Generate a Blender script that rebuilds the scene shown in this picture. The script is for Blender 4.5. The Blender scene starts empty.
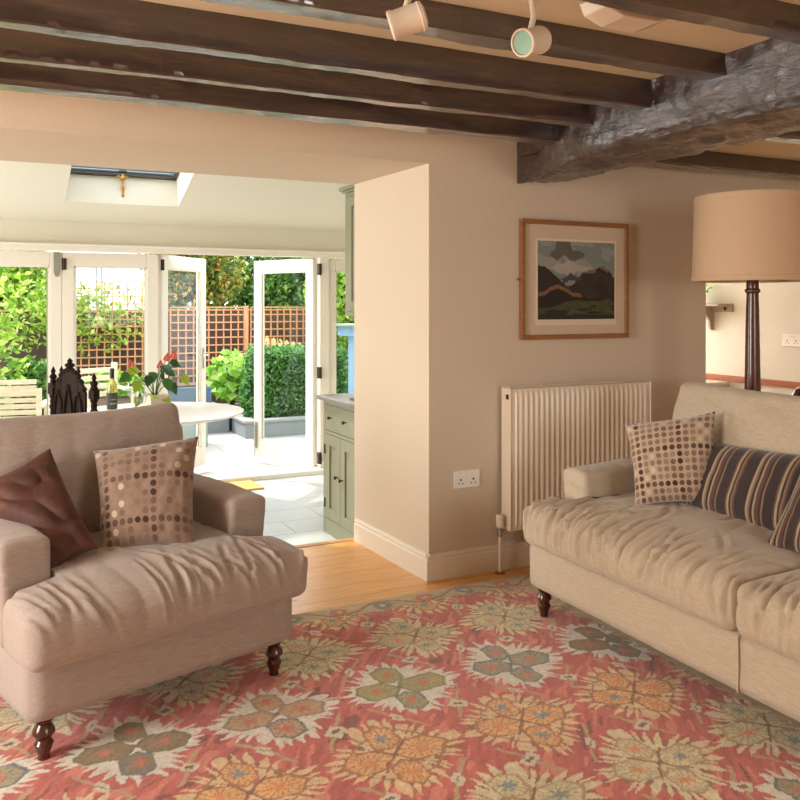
import bpy, math, random
import numpy as np
from mathutils import Vector, Matrix, noise as mn

scene = bpy.context.scene
COL = scene.collection
PI = math.pi
random.seed(7)

# ---------------------------------------------------------------- camera
EYE = Vector((0, 0, 1.33))
YAW = math.atan2(.445, .895)
camd = bpy.data.cameras.new('camera'); cam = bpy.data.objects.new('camera', camd); COL.objects.link(cam)
cam.location = EYE; cam.rotation_euler = (PI/2, 0, -YAW)
camd.sensor_width = 36; camd.lens = 845/800*36; camd.shift_y = -97/800; camd.clip_start = .05
scene.camera = cam

# ---------------------------------------------------------------- sky, sun, window light, exposure
scene.view_settings.view_transform = 'Standard'; scene.view_settings.look = 'None'
scene.view_settings.gamma = 1; scene.view_settings.use_curve_mapping = False
scene.view_settings.exposure = 0.08
world = bpy.data.worlds.new('sky'); scene.world = world; world.use_nodes = True
wn = world.node_tree.nodes; bgn = wn['Background']
sk = wn.new('ShaderNodeTexSky'); sk.sky_type = 'NISHITA'; sk.sun_disc = False
sk.sun_elevation = math.radians(48); sk.sun_rotation = math.radians(-20); sk.dust_density = 4; sk.air_density = 1.0
wmix = wn.new('ShaderNodeMix'); wmix.data_type = 'RGBA'; wmix.inputs['Factor'].default_value = .55
wmix.inputs['B'].default_value = (9.0, 9.2, 9.4, 1)
world.node_tree.links.new(sk.outputs[0], wmix.inputs['A'])
world.node_tree.links.new(wmix.outputs['Result'], bgn.inputs[0])
bgn.inputs[1].default_value = .5

def add_sun(direction, strength, color, angle):
    d = bpy.data.lights.new('sun', 'SUN'); d.energy = strength; d.color = color; d.angle = math.radians(angle)
    o = bpy.data.objects.new('sun', d); COL.objects.link(o)
    o.rotation_euler = Vector(direction).to_track_quat('-Z', 'Y').to_euler(); return o
def add_area(name, loc, direction, sx, sy, power, color):
    d = bpy.data.lights.new(name, 'AREA'); d.shape = 'RECTANGLE'; d.size = sx; d.size_y = sy; d.energy = power; d.color = color
    o = bpy.data.objects.new(name, d); COL.objects.link(o); o.location = loc
    o.rotation_euler = Vector(direction).to_track_quat('-Z', 'Z').to_euler(); return o
add_sun((.42, -.62, -1.0), 3.2, (1, .95, .86), 1.5)
# daylight through the windows of the wall behind the photographer, of the left wall, and of the far right room
add_area('daylight_front_window', (2.3, -1.74, 1.45), (.05, 1, -.06), 1.3, 1.1, 30, (1, .91, .82))
add_area('daylight_side_window', (-2.34, 1.9, 1.4), (1, -.05, -.06), 1.5, 1.1, 108, (1, .94, .88))
add_area('kitchen_fill_light', (-2.44, 5.9, 1.1), (1, -.1, -.1), 1.4, 1.1, 85, (1, .985, .97))  # fill light added to brighten the kitchen and the reveal of the opening
add_area('daylight_right_room', (4.4, 7.08, 1.5), (.15, -1, -.1), 1.0, 1.2, 85, (1, .98, .95))

# ---------------------------------------------------------------- mesh helpers
class MB:
    """collects shapes, links them as one mesh object"""
    def __init__(s): s.v = []; s.f = []
    def add(s, vs, fs, T=None):
        n = len(s.v)
        s.v += [tuple(T @ Vector(p)) if T is not None else tuple(p) for p in vs]
        s.f += [tuple(i+n for i in f) for f in fs]; return s
    def box(s, x0, x1, y0, y1, z0, z1, T=None):
        v = [(x, y, z) for x in (x0, x1) for y in (y0, y1) for z in (z0, z1)]
        return s.add(v, [(0,1,3,2),(4,6,7,5),(0,4,5,1),(2,3,7,6),(0,2,6,4),(1,5,7,3)], T)
    def lathe(s, prof, n=24, T=None):
        v = []; f = []
        for r, z in prof:
            for k in range(n): a = 2*PI*k/n; v.append((r*math.cos(a), r*math.sin(a), z))
        m = len(prof)
        for j in range(m-1):
            for k in range(n): a, b = j*n+k, j*n+(k+1) % n; f.append((a, b, b+n, a+n))
        f.append(tuple(range(n))[::-1]); f.append(tuple((m-1)*n+k for k in range(n)))
        return s.add(v, f, T)
    def tube(s, pts, r, n=8, T=None):
        pts = [Vector(p) for p in pts]; v = []; f = []; rr = r if isinstance(r, (list, tuple)) else [r]*len(pts)
        for i, p in enumerate(pts):
            d = (pts[min(i+1, len(pts)-1)] - pts[max(i-1, 0)]).normalized()
            u = d.cross(Vector((0, 0, 1)) if abs(d.z) < .9 else Vector((1, 0, 0))).normalized(); w = d.cross(u)
            for k in range(n): a = 2*PI*k/n; v.append(p + (u*math.cos(a)+w*math.sin(a))*rr[i])
        for j in range(len(pts)-1):
            for k in range(n): a, b = j*n+k, j*n+(k+1) % n; f.append((a, b, b+n, a+n))
        f.append(tuple(range(n))[::-1]); f.append(tuple((len(pts)-1)*n+k for k in range(n)))
        return s.add(v, f, T)
    def prism(s, poly, y0, y1, T=None):           # poly in (x,z), extruded along y
        n = len(poly); v = [(x, y0, z) for x, z in poly]+[(x, y1, z) for x, z in poly]
        f = [tuple(range(n)), tuple(range(2*n-1, n-1, -1))]+[(i, (i+1) % n+n*0, (i+1) % n+n, i+n) for i in range(n)]
        return s.add(v, f, T)
    def build(s, name, mat, parent=None, smooth=False, bevel=0, loc=None, rot=None):
        me = bpy.data.meshes.new(name); me.from_pydata(s.v, [], s.f)
        return fin(name, me, mat, parent, smooth, bevel, loc, rot)
def fin(name, me, mat, parent=None, smooth=False, bevel=0, loc=None, rot=None, recalc=True):
    if recalc:
        import bmesh
        bm = bmesh.new(); bm.from_mesh(me); bmesh.ops.recalc_face_normals(bm, faces=bm.faces); bm.to_mesh(me); bm.free()
    if smooth:
        me.polygons.foreach_set('use_smooth', [True]*len(me.polygons))
        if smooth != 'all': me.set_sharp_from_angle(angle=math.radians(38))
    me.materials.append(mat)
    o = bpy.data.objects.new(name, me); COL.objects.link(o)
    if parent: o.parent = parent
    if loc: o.location = loc
    if rot: o.rotation_euler = rot
    if bevel:
        b = o.modifiers.new('bevel', 'BEVEL'); b.width = bevel; b.segments = 2; b.limit_method = 'ANGLE'
    return o
def tag(o, label=None, cat=None, group=None, kind=None):
    if label: o['label'] = label
    if cat: o['category'] = cat
    if group: o['group'] = group
    if kind: o['kind'] = kind
    return o
def empty(name, loc, rz=0, label=None, cat=None, group=None, kind=None):
    o = bpy.data.objects.new(name, None); COL.objects.link(o); o.location = loc; o.rotation_euler = (0, 0, rz); o.empty_display_size = .05
    return tag(o, label, cat, group, kind)
def recentre(o):
    """origin of a free-standing mesh to the middle of its underside"""
    me = o.data; n = len(me.vertices); a = np.empty(n*3); me.vertices.foreach_get('co', a); a = a.reshape(-1, 3)
    c = (a.min(0)+a.max(0))/2; c[2] = a[:, 2].min(); a -= c; me.vertices.foreach_set('co', a.ravel()); me.update(); o.location = c; return o
def T(x=0, y=0, z=0, rx=0, ry=0, rz=0):
    return Matrix.Translation((x, y, z)) @ Matrix.Rotation(rz, 4, 'Z') @ Matrix.Rotation(ry, 4, 'Y') @ Matrix.Rotation(rx, 4, 'X')
def npmesh(name, v, f):
    me = bpy.data.meshes.new(name); v = np.asarray(v, float); f = np.asarray(f, np.int32); k = f.shape[1]
    me.vertices.add(len(v)); me.vertices.foreach_set('co', v.ravel())
    me.loops.add(f.size); me.loops.foreach_set('vertex_index', f.ravel())
    me.polygons.add(len(f)); me.polygons.foreach_set('loop_start', np.arange(0, f.size, k)); me.polygons.foreach_set('loop_total', np.full(len(f), k))
    me.update(calc_edges=True); me.validate(); return me
def grid_faces(nu, nv):
    i = np.arange(nu-1)[:, None]*nv+np.arange(nv-1)[None, :]; i = i.ravel()
    return np.stack([i, i+nv, i+nv+1, i+1], 1)

# ---------------------------------------------------------------- materials
class NT:
    def __init__(s, name):
        s.m = bpy.data.materials.new(name); s.m.use_nodes = True; s.t = s.m.node_tree; s.n = s.t.nodes; s.p = s.n['Principled BSDF']
    def new(s, kind, **kw):
        nd = s.n.new('ShaderNode'+kind)
        for k, v in kw.items():
            if k.startswith('_'): setattr(nd, k[1:], v)
            else:
                key = k.replace('__', ' ')
                if isinstance(v, bpy.types.NodeSocket): s.t.links.new(v, nd.inputs[key])
                else: nd.inputs[key].default_value = v
        return nd
    def link(s, a, b): s.t.links.new(a, b)
    def set(s, **kw):
        for k, v in kw.items():
            i = s.p.inputs[k.replace('__', ' ')]
            if isinstance(v, bpy.types.NodeSocket): s.t.links.new(v, i)
            else: i.default_value = v
    def math(s, op, a, b=0., c=0.):
        nd = s.n.new('ShaderNodeMath'); nd.operation = op
        for i, x in enumerate((a, b, c)):
            if isinstance(x, bpy.types.NodeSocket): s.t.links.new(x, nd.inputs[i])
            else: nd.inputs[i].default_value = x
        return nd.outputs[0]
    def coord(s, which='Object', scale=(1, 1, 1), rot=(0, 0, 0)):
        tc = s.n.new('ShaderNodeTexCoord'); mp = s.n.new('ShaderNodeMapping'); mp.inputs['Scale'].default_value = scale; mp.inputs['Rotation'].default_value = rot
        s.t.links.new(tc.outputs[which], mp.inputs[0]); return mp.outputs[0]
    def noise(s, vec, scale, detail=3, rough=.5, dist=0):
        nd = s.n.new('ShaderNodeTexNoise'); s.t.links.new(vec, nd.inputs['Vector']); nd.inputs['Scale'].default_value = scale
        nd.inputs['Detail'].default_value = detail; nd.inputs['Roughness'].default_value = rough; nd.inputs['Distortion'].default_value = dist; return nd.outputs[0]
    def ramp(s, fac, stops, interp='LINEAR'):
        nd = s.n.new('ShaderNodeValToRGB'); s.t.links.new(fac, nd.inputs[0]); cr = nd.color_ramp; cr.interpolation = interp
        while len(cr.elements) < len(stops): cr.elements.new(.5)
        for e, (p, c) in zip(cr.elements, stops): e.position = p; e.color = (*c, 1) if len(c) == 3 else c
        return nd.outputs[0]
    def mix(s, fac, a, b, mode='MIX'):
        nd = s.n.new('ShaderNodeMix'); nd.data_type = 'RGBA'; nd.blend_type = mode
        for k, x in (('Factor', fac), ('A', a), ('B', b)):
            i = [q for q in nd.inputs if q.name == k and q.enabled][0] if k != 'Factor' else nd.inputs[0]
            if isinstance(x, bpy.types.NodeSocket): s.t.links.new(x, i)
            else: i.default_value = x if k == 'Factor' else (*x, 1)
        return [q for q in nd.outputs if q.enabled][0]
    def bump(s, h, strength=.3, dist=.01):
        nd = s.n.new('ShaderNodeBump'); s.t.links.new(h, nd.inputs['Height']); nd.inputs['Strength'].default_value = strength; nd.inputs['Distance'].default_value = dist
        s.t.links.new(nd.outputs[0], s.p.inputs['Normal'])

def srgb(r, g, b):
    f = lambda c: (c/255/12.92) if c/255 <= .04045 else ((c/255+.055)/1.055)**2.4
    return (f(r), f(g), f(b))
def plain(name, c, rough=.5, metal=0, vary=.06, scale=30, bump=0, spec=.5):
    n = NT(name); co = n.coord(); nz = n.noise(co, scale)
    n.set(Base__Color=n.mix(nz, tuple(x*(1-vary) for x in c), tuple(min(1, x*(1+vary)) for x in c)), Roughness=rough, Metallic=metal)
    n.p.inputs['Specular IOR Level'].default_value = spec
    if bump: n.bump(nz, bump, .004)
    return n.m
def fabric(name, c, dark, weave=420, bump=.35):
    n = NT(name); co = n.coord()
    big = n.noise(n.coord(scale=(3, 14, 14)), 12, 5, .7); a = n.noise(n.coord(scale=(1, 12, 12)), weave/9, 2); b = n.noise(n.coord(scale=(12, 1, 12)), weave/9, 2)
    w = n.math('ADD', a, b); w = n.math('MULTIPLY', w, .5); thr = n.ramp(n.noise(n.coord(scale=(1, 16, 16)), 26, 3, .7), [(.35, (.84,)*3), (.65, (1.07,)*3)])
    col = n.mix(n.math('MULTIPLY', n.math('ADD', w, big), .5), dark, c)
    col = n.mix(.8, c, col); col = n.mix(1., col, thr, 'MULTIPLY')
    n.set(Base__Color=col, Roughness=.95, Sheen__Weight=.25, Sheen__Roughness=.5); n.p.inputs['Specular IOR Level'].default_value = .2
    crease = n.noise(n.coord(scale=(3, 9, 9)), 3.5, 4, .6, .6)
    n.bump(n.math('ADD', n.math('MULTIPLY', w, .12), crease), bump, .012); return n.m
def wood(name, c1, c2, axis=0, scale=6, rough=.45, bump=.2, coat=0, spec=.5):
    n = NT(name); sc = [9, 9, 9]; sc[axis] = .8
    co = n.coord(scale=tuple(sc)); g = n.noise(co, scale, 6, .6, 1.2)
    n.set(Base__Color=n.ramp(g, [(.3, c1), (.7, c2)]), Roughness=rough, Coat__Weight=coat, Coat__Roughness=.15); n.bump(g, bump, .004)
    n.p.inputs['Specular IOR Level'].default_value = spec
    return n.m
def glass_mat(name, tint=(.97, .99, .98)):
    n = NT(name); n.n.remove(n.p); out = n.n['Material Output']
    tr = n.new('BsdfTransparent', Color=(*tint, 1)); gl = n.new('BsdfGlossy', Roughness=.02); lw = n.new('LayerWeight', Blend=.5); fr = n.new('MapRange'); n.link(n.math('POWER', lw.outputs['Facing'], 4.), fr.inputs[0]); fr.inputs[3].default_value = .008; fr.inputs[4].default_value = .6
    mx = n.new('MixShader'); n.link(fr.outputs[0], mx.inputs[0]); n.link(tr.outputs[0], mx.inputs[1]); n.link(gl.outputs[0], mx.inputs[2]); n.link(mx.outputs[0], out.inputs[0]); return n.m
def plaster(name, c, vary=.04):
    n = NT(name); co = n.coord(); a = n.noise(co, 1.6, 3); b = n.noise(co, 45, 4)
    n.set(Base__Color=n.mix(a, tuple(x*(1-vary) for x in c), c), Roughness=.88); n.p.inputs['Specular IOR Level'].default_value = .25
    n.bump(n.math('ADD', n.math('MULTIPLY', b, .15), a), .35, .02); return n.m
def leafmat(name, stops, trans=.35, rough=.5):
    n = NT(name); g = n.new('NewGeometry'); col = n.ramp(g.outputs['Random Per Island'], stops)
    n.set(Base__Color=col, Roughness=rough); out = n.n['Material Output']
    tl = n.new('BsdfTranslucent'); n.link(col, tl.inputs[0]); mx = n.new('MixShader'); mx.inputs[0].default_value = trans
    n.link(n.p.outputs[0], mx.inputs[1]); n.link(tl.outputs[0], mx.inputs[2]); n.link(mx.outputs[0], out.inputs[0]); return n.m

M_wall = plaster('wall_paint', srgb(213, 197, 175))
M_ceil = plaster('ceiling_paint', srgb(222, 206, 176))
M_kwall = plaster('kitchen_paint', srgb(226, 221, 204))
M_rwall = plaster('right_room_paint', srgb(226, 220, 207))
M_trim = plain('cream_gloss', srgb(228, 216, 198), .35, vary=.02)
M_frame = plain('cream_frame', srgb(236, 229, 216), .35, vary=.02)
M_white = plain('white_enamel', srgb(240, 236, 228), .3, vary=.02)
M_rad = plain('cream_enamel', srgb(236, 222, 200), .35, vary=.02)
M_linen = fabric('taupe_linen', srgb(186, 172, 162), srgb(152, 136, 126))
M_linen2 = fabric('oatmeal_linen', srgb(206, 190, 166), srgb(166, 146, 122))
M_leg = wood('mahogany', srgb(46, 20, 12), srgb(88, 38, 22), 2, 5, .25, .05, .5)
M_lampwood = wood('lamp_mahogany', srgb(56, 26, 16), srgb(100, 50, 30), 2, 5, .28, .05, .4)
M_glass = glass_mat('glass')
M_stem = glass_mat('table_glass', (.93, .95, .95)); M_stem.node_tree.nodes['Map Range'].inputs[3].default_value = .10
M_sage = plain('sage_paint', srgb(140, 139, 114), .45, vary=.03)
M_brass = plain('aged_brass', srgb(190, 140, 70), .3, 1)
M_darkmetal = plain('dark_metal', srgb(60, 50, 42), .4, .8)
M_steel = plain('brushed_steel', srgb(190, 188, 182), .3, 1)
M_black = plain('black_gap', srgb(22, 20, 18), .6)
M_spot = plain('spot_enamel', srgb(226, 208, 186), .35, vary=.02)

def beam_mat():
    n = NT('old_oak'); co = n.coord(scale=(1, 8, 8)); g = n.noise(co, 5, 8, .65, .8); c2 = n.noise(n.coord(), 3, 4)
    fine = n.noise(n.coord(scale=(1, 5, 5)), 22, 6, .7, .6)
    col = n.ramp(g, [(.28, srgb(22, 12, 9)), (.52, srgb(50, 28, 19)), (.75, srgb(92, 56, 38))])
    n.set(Base__Color=n.mix(n.math('MULTIPLY', c2, .5), col, srgb(48, 28, 20)), Roughness=n.ramp(fine, [(.3, (.25,)*3), (.7, (.5,)*3)]), Coat__Weight=1., Coat__Roughness=.19, Coat__IOR=1.95)
    n.bump(n.math('ADD', n.math('MULTIPLY', g, .8), fine), .35, .006); return n.m
M_beam = beam_mat()
def mainbeam_mat():
    n = NT('adzed_oak'); g = n.noise(n.coord(scale=(2.2, 1, 3)), 9, 8, .7, 1.0); fine = n.noise(n.coord(scale=(2, 1, 3)), 15, 3, .6, 1.2)
    col = n.ramp(g, [(.3, srgb(18, 12, 12)), (.52, srgb(44, 28, 25)), (.66, srgb(72, 46, 36)), (.8, srgb(112, 66, 44))])
    n.set(Base__Color=col, Roughness=n.ramp(fine, [(.3, (.35,)*3), (.7, (.6,)*3)]), Coat__Weight=1., Coat__Roughness=.09, Coat__IOR=1.85)
    n.bump(n.math('ADD', g, n.math('MULTIPLY', fine, .8)), .9, .008); n.link(n.p.inputs['Normal'].links[0].from_socket, n.p.inputs['Coat Normal']); return n.m
M_mainbeam = mainbeam_mat()

def boards():
    n = NT('pine_boards'); br = n.new('TexBrick', Vector=n.coord(), Scale=1.0, Mortar__Size=.0015, Brick__Width=2.4, Row__Height=.16)
    br.inputs['Color1'].default_value = (.2, .2, .2, 1); br.inputs['Color2'].default_value = (.8, .8, .8, 1); br.inputs['Mortar'].default_value = (0, 0, 0, 1)
    g = n.noise(n.coord(scale=(.7, 9, 9)), 5, 6, .55, 1.6); base = n.ramp(g, [(.3, srgb(214, 148, 72)), (.5, srgb(232, 174, 96)), (.72, srgb(242, 196, 126))])
    base = n.mix(n.math('MULTIPLY', br.outputs['Color'], .35), base, srgb(200, 126, 62))
    kn = n.new('TexVoronoi', Vector=n.coord(scale=(1, 3.2, 1)), Scale=1.7); k = n.ramp(kn.outputs['Distance'], [(.02, (1,)*3), (.07, (0,)*3)])
    base = n.mix(k, base, srgb(120, 66, 34)); base = n.mix(br.outputs['Fac'], base, srgb(90, 52, 26))
    n.set(Base__Color=base, Roughness=.33, Coat__Weight=.2, Coat__Roughness=.2); n.bump(n.math('SUBTRACT', g, n.math('MULTIPLY', br.outputs['Fac'], 2.)), .12, .004); return n.m
M_boards = boards()
def tiles(name, c1, c2, mortar, bw, rh, rough, rot=0, ms=.004, bumpy=.15):
    n = NT(name); br = n.new('TexBrick', Vector=n.coord(rot=(0, 0, rot)), Scale=1.0, Mortar__Size=ms, Brick__Width=bw, Row__Height=rh)
    br.inputs['Color1'].default_value = (*c1, 1); br.inputs['Color2'].default_value = (*c2, 1); br.inputs['Mortar'].default_value = (*mortar, 1)
    nz = n.noise(n.coord(), 4, 5); n.set(Base__Color=n.mix(n.math('MULTIPLY', nz, .3), br.outputs['Color'], tuple(x*.75 for x in c1)), Roughness=rough)
    n.bump(n.math('SUBTRACT', n.math('MULTIPLY', nz, .5), br.outputs['Fac']), bumpy, .006); return n.m
M_ktile = tiles('slate_tiles', srgb(178, 184, 186), srgb(196, 200, 198), srgb(120, 124, 124), .62, .31, .32)
M_patio = tiles('patio_slabs', srgb(168, 168, 162), srgb(184, 182, 174), srgb(120, 118, 112), .9, .6, .7)
M_render = plain('planter_render', srgb(132, 140, 142), .8, vary=.08, scale=6)
# ---------------------------------------------------------------- room shell
def struct(o): return tag(o, kind='structure')
FL = 2.155        # living room ceiling
w = MB(); w.add([(x, y, z) for z in (-.2, 2.3) for x, y in ((1.93, 3.57), (3.74, 3.57), (3.74, 4.39), (1.895, 4.39))], [(0, 3, 2, 1), (4, 5, 6, 7), (0, 1, 5, 4), (1, 2, 6, 5), (2, 3, 7, 6), (3, 0, 4, 7)]); w.box(-1.2, 1.93, 3.57, 4.39, 2.0, 2.3); w.box(-2.4, -1.2, 3.57, 4.39, -.2, 2.3)
w.box(3.74, 5.15, 3.57, 4.39, 1.85, 2.3); struct(w.build('wall_back', M_wall))
w = MB(); w.box(-2.5, -2.4, -1.9, 1.15, 0, 2.3); w.box(-2.5, -2.4, 2.65, 4.39, 0, 2.3); w.box(-2.5, -2.4, 1.15, 2.65, 0, .85); w.box(-2.5, -2.4, 1.15, 2.65, 1.95, 2.3)
struct(w.build('wall_left', M_wall))
w = MB(); w.box(-2.5, 1.65, -1.9, -1.8, 0, 2.3); w.box(2.95, 5.25, -1.9, -1.8, 0, 2.3); w.box(1.65, 2.95, -1.9, -1.8, 0, .9); w.box(1.65, 2.95, -1.9, -1.8, 2.0, 2.3)
struct(w.build('wall_front', M_wall))
struct(MB().box(5.15, 5.25, -1.8, 3.57, 0, 2.3).build('wall_right', M_wall))
struct(MB().box(5.15, 5.25, 3.57, 7.3, -.2, 2.4).build('wall_far_right', M_rwall))
w = MB(); w.box(3.6, 5.25, 7.2, 7.3, -.2, .9); w.box(3.6, 5.25, 7.2, 7.3, 2.1, 2.4); w.box(3.6, 3.9, 7.2, 7.3, .9, 2.1); w.box(4.9, 5.25, 7.2, 7.3, .9, 2.1)
w.box(3.55, 3.65, 4.39, 7.3, -.2, 2.4); struct(w.build('wall_far', M_rwall))
def plain_window(n, M, wd, z0, z1):
    r = tag(empty('window_%d' % n, M.translation, 0, kind="structure"), None); r.matrix_world = M
    f = MB(); h = wd/2
    for a in ((-h, -h+.05), (-.025, .025), (h-.05, h)): f.box(a[0], a[1], -.03, .03, z0+.05, z1-.05)
    f.box(-h, h, -.03, .03, z0, z0+.05); f.box(-h, h, -.03, .03, z1-.05, z1)
    f.build('frame', M_trim, r, bevel=.004)
plain_window(1, T(2.3, -1.85), 1.3, .9, 2.0); plain_window(2, T(-2.45, 1.9, 0, 0, 0, PI/2), 1.5, .85, 1.95); plain_window(3, T(4.4, 7.25), 1.0, .9, 2.1); plain_window(6, T(-2.55, 5.9, 0, 0, 0, PI/2), 1.4, .55, 1.65)  # the last one is an invented, unseen kitchen window around the added fill light
struct(MB().box(-2.5, 5.25, -1.9, 4.39, FL, FL+.1).build('ceiling', M_ceil))
struct(MB().box(3.5, 5.25, 4.39, 7.3, 2.35, 2.45).build('ceiling_right_room', M_rwall))
struct(MB().box(-2.5, 5.25, -1.9, 4.36, -.06, 0).build('floor', M_boards))
struct(MB().box(3.6, 5.25, 4.36, 7.3, -.06, 0).build('floor_right_room', M_boards))
struct(MB().box(-1.2, 1.93, 4.35, 4.40, -.21, .004).build('trim_1', wood('step_nosing', srgb(176, 124, 78), srgb(206, 158, 108), 0, 5, .4), bevel=.004))
# skirting boards (a profiled board: flat face, small ogee on top)
def skirt(x0, y0, x1, y1, n, name, z0=0, h=.125):
    """board along the line x0,y0 -> x1,y1, standing off it towards normal n"""
    d = Vector((x1-x0, y1-y0, 0)); L = d.length; d.normalize(); nn = Vector((*n, 0))
    Mx = Matrix(((d.x, nn.x, 0, x0), (d.y, nn.y, 0, y0), (0, 0, 1, z0), (0, 0, 0, 1)))
    prof = [(0, 0), (.022, 0), (.022, h-.03), (.016, h-.022), (.018, h-.012), (.010, h-.003), (0, h)]
    v = []; f = []
    for s_ in (0, L): v += [(s_, a, b) for a, b in prof]
    k = len(prof); f = [tuple(range(k)), tuple(range(2*k-1, k-1, -1))]+[(i, (i+1) % k, (i+1) % k+k, i+k) for i in range(k)]
    return struct(MB().add(v, f, Mx).build(name, M_trim, smooth=False))
skirt(1.9085, 3.57, 3.74, 3.57, (0, -1), 'baseboard_back')
skirt(1.93, 3.5475, 1.897, 4.35, (-1, 0), 'baseboard_reveal')
skirt(-2.4, -1.8, -2.4, 3.57, (1, 0), 'baseboard_left'); skirt(5.15, -1.8, 5.15, 3.57, (-1, 0), 'baseboard_right')

def ss(a, b, x): t = max(0, min(1, (x-a)/(b-a))); return t*t*(3-2*t)
# ---------------------------------------------------------------- oak joists and the main beam
def rough_beam(p0, p1, sect, step=.02, amp=.006, seed=0, bow=0, sagz=0, sub=4, kfac=6, square_end=False, adze=0):
    """cross-section `sect` (list of (across, z)) swept from p0 to p1 with an uneven, hand-hewn surface"""
    p0 = Vector(p0); p1 = Vector(p1); L = (p1-p0).length; d = (p1-p0)/L; sd = Vector((-d.y, d.x, 0))
    prof = []
    for i, a in enumerate(sect):
        b = sect[(i+1) % len(sect)]; m = max(1, int(math.hypot(b[0]-a[0], b[1]-a[1])/(step*1.2)))
        for k in range(m): prof.append((a[0]+(b[0]-a[0])*k/m, a[1]+(b[1]-a[1])*k/m))
    cx_ = sum(q[0] for q in prof)/len(prof); cz_ = sum(q[1] for q in prof)/len(prof)
    n = int(L/step)+1; k = len(prof); V = []
    for i in range(n):
        t = i/(n-1); base = p0.lerp(p1, t)
        ox = bow*math.sin(t*PI*1.3+seed)+.005*mn.noise((t*L*1.2, seed, 0)); oz = sagz*math.sin(t*PI)+.003*mn.noise((t*L*1.5, seed+5, 0))
        for a, z in prof:
            if square_end and a > 0: a *= 1-.97*ss(.83, .985, t)
            q = Vector((t*L, a*kfac, z*kfac+seed*3.1)); dn = mn.noise(q*2.2)*.6+mn.noise(q*Vector((5, 1.6, 1.6)))*.4+mn.noise(Vector((q.x*9, q.y*2, q.z*2)))*.3
            rx, rz = a-cx_, z-cz_; rl = math.hypot(rx, rz) or 1; dd = amp*dn+(adze*(mn.noise(Vector((t*L*26, a*17, z*20)))+.5*mn.noise(Vector((t*L*48, a*34, z*38)))) if adze else 0)
            V.append(base+sd*(a+ox+rx/rl*dd)+Vector((0, 0, z+oz+rz/rl*dd)))
    F = [(i*k+j, i*k+(j+1) % k, (i+1)*k+(j+1) % k, (i+1)*k+j) for i in range(n-1) for j in range(k)]
    F += [tuple(range(k))[::-1], tuple((n-1)*k+j for j in range(k))]
    b = MB(); b.add(V, F); return b
joists = [(3.05, .10, 2.05), (2.715, .062, 2.05), (2.378, .066, 2.05), (2.02, .088, 2.085), (1.61, .078, 2.08), (1.22, .085, 2.08), (.84, .09, 2.08)]
for i, (y, wd, zb) in enumerate(joists):
    s_ = [(0, FL+.01-zb), (0, .006), (.005, 0), (wd-.004, 0), (wd, .005), (wd, FL+.01-zb)]
    ob = rough_beam((-2.4, y, zb), (2.34 if i else 2.37, y, zb), s_, .014, .008, i*1.7, .003, -.002, adze=.0016).build('ceiling_joist', M_beam, smooth=True)
    struct(ob)
for i, y in enumerate((3.36, 2.6, 1.9, 1.2)):
    s_ = [(0, .11), (0, .012), (.012, 0), (.088, 0), (.1, .01), (.1, .11)]
    struct(rough_beam((2.6, y, 2.07), (5.15, y, 2.06), s_, .04, .010, 20+i*1.7, .003, -.002, adze=.0016).build('ceiling_joist', M_beam, smooth=True))
# main beam runs from the back wall towards the camera; `across` grows towards -X because of the sweep direction
sect = [(.235, .225), (.228, .12), (.215, .03), (.18, .0), (-.17, .0), (-.205, .03), (-.22, .225)]
struct(rough_beam((2.44, -1.8, 1.935), (2.455, 3.60, 1.945), sect, .009, .034, 3.3, .012, 0, kfac=5, square_end=True, adze=.006).build('ceiling_main_beam', M_mainbeam, smooth='all'))

# ---------------------------------------------------------------- kitchen shell
KZ = -.18; SL = math.atan(.36)
struct(MB().box(-2.6, 3.6, 4.38, 7.0, KZ-.06, KZ).build('floor_kitchen', M_ktile))
w = MB(); w.box(2.64, 2.74, 4.39, 5.55, -.2, 2.95); w.box(2.64, 3.55, 5.5, 5.6, -.2, 2.6); w.box(3.45, 3.55, 5.6, 7.2, -.2, 2.6)
struct(w.build('wall_kitchen_right', M_kwall))
w = MB(); w.box(-2.6, -2.5, 4.39, 5.2, -.2, 3.0); w.box(-2.6, -2.5, 6.6, 7.2, -.2, 3.0); w.box(-2.6, -2.5, 5.2, 6.6, -.2, .55); w.box(-2.6, -2.5, 5.2, 6.6, 1.65, 3.0); w.box(-2.6, -2.38, 7.06, 7.2, -.2, 1.74); struct(w.build('wall_kitchen_left', M_kwall))
w = MB(); w.box(-2.6, 3.55, 7.06, 7.22, 1.74, 2.06); struct(w.build('wall_kitchen_end', M_kwall))
struct(MB().box(-2.6, 3.55, 4.37, 4.41, 2.3, 3.0).build('wall_kitchen_back', M_kwall))
# sloping ceiling: local u from the end wall up the slope
slopeM = Matrix.Translation((0, 7.06, 1.97)) @ Matrix.Rotation(-SL, 4, 'X') @ Matrix.Rotation(PI, 4, 'Z')   # local +y runs up the slope towards the living room, x is flipped
cl = MB(); X0, X1, U0, U1 = .565, 1.40, .345, 1.35
def cbox(b, x0, x1, u0, u1, z0, z1): b.box(-x1, -x0, u0, u1, z0, z1, slopeM)
cbox(cl, -2.6, 3.55, -.15, U0, 0, .25); cbox(cl, -2.6, 3.55, U1, 3.0, 0, .25); cbox(cl, -2.6, X0, U0, U1, 0, .25); cbox(cl, X1, 3.55, U0, U1, 0, .25)
struct(cl.build('ceiling_kitchen', M_kwall))
sky = tag(empty('window_4', (0, 0, 0)), kind='structure')
f = MB(); cbox(f, X0-.03, X0+.035, U0-.03, U1+.03, .23, .29); cbox(f, X1-.035, X1+.03, U0-.03, U1+.03, .23, .29); cbox(f, X0, X1, U0-.03, U0+.03, .23, .29); cbox(f, X0, X1, U1-.03, U1+.03, .23, .29)
cbox(f, X0+.035, X1-.035, U0+.03, U0+.045, .255, .28)
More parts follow.
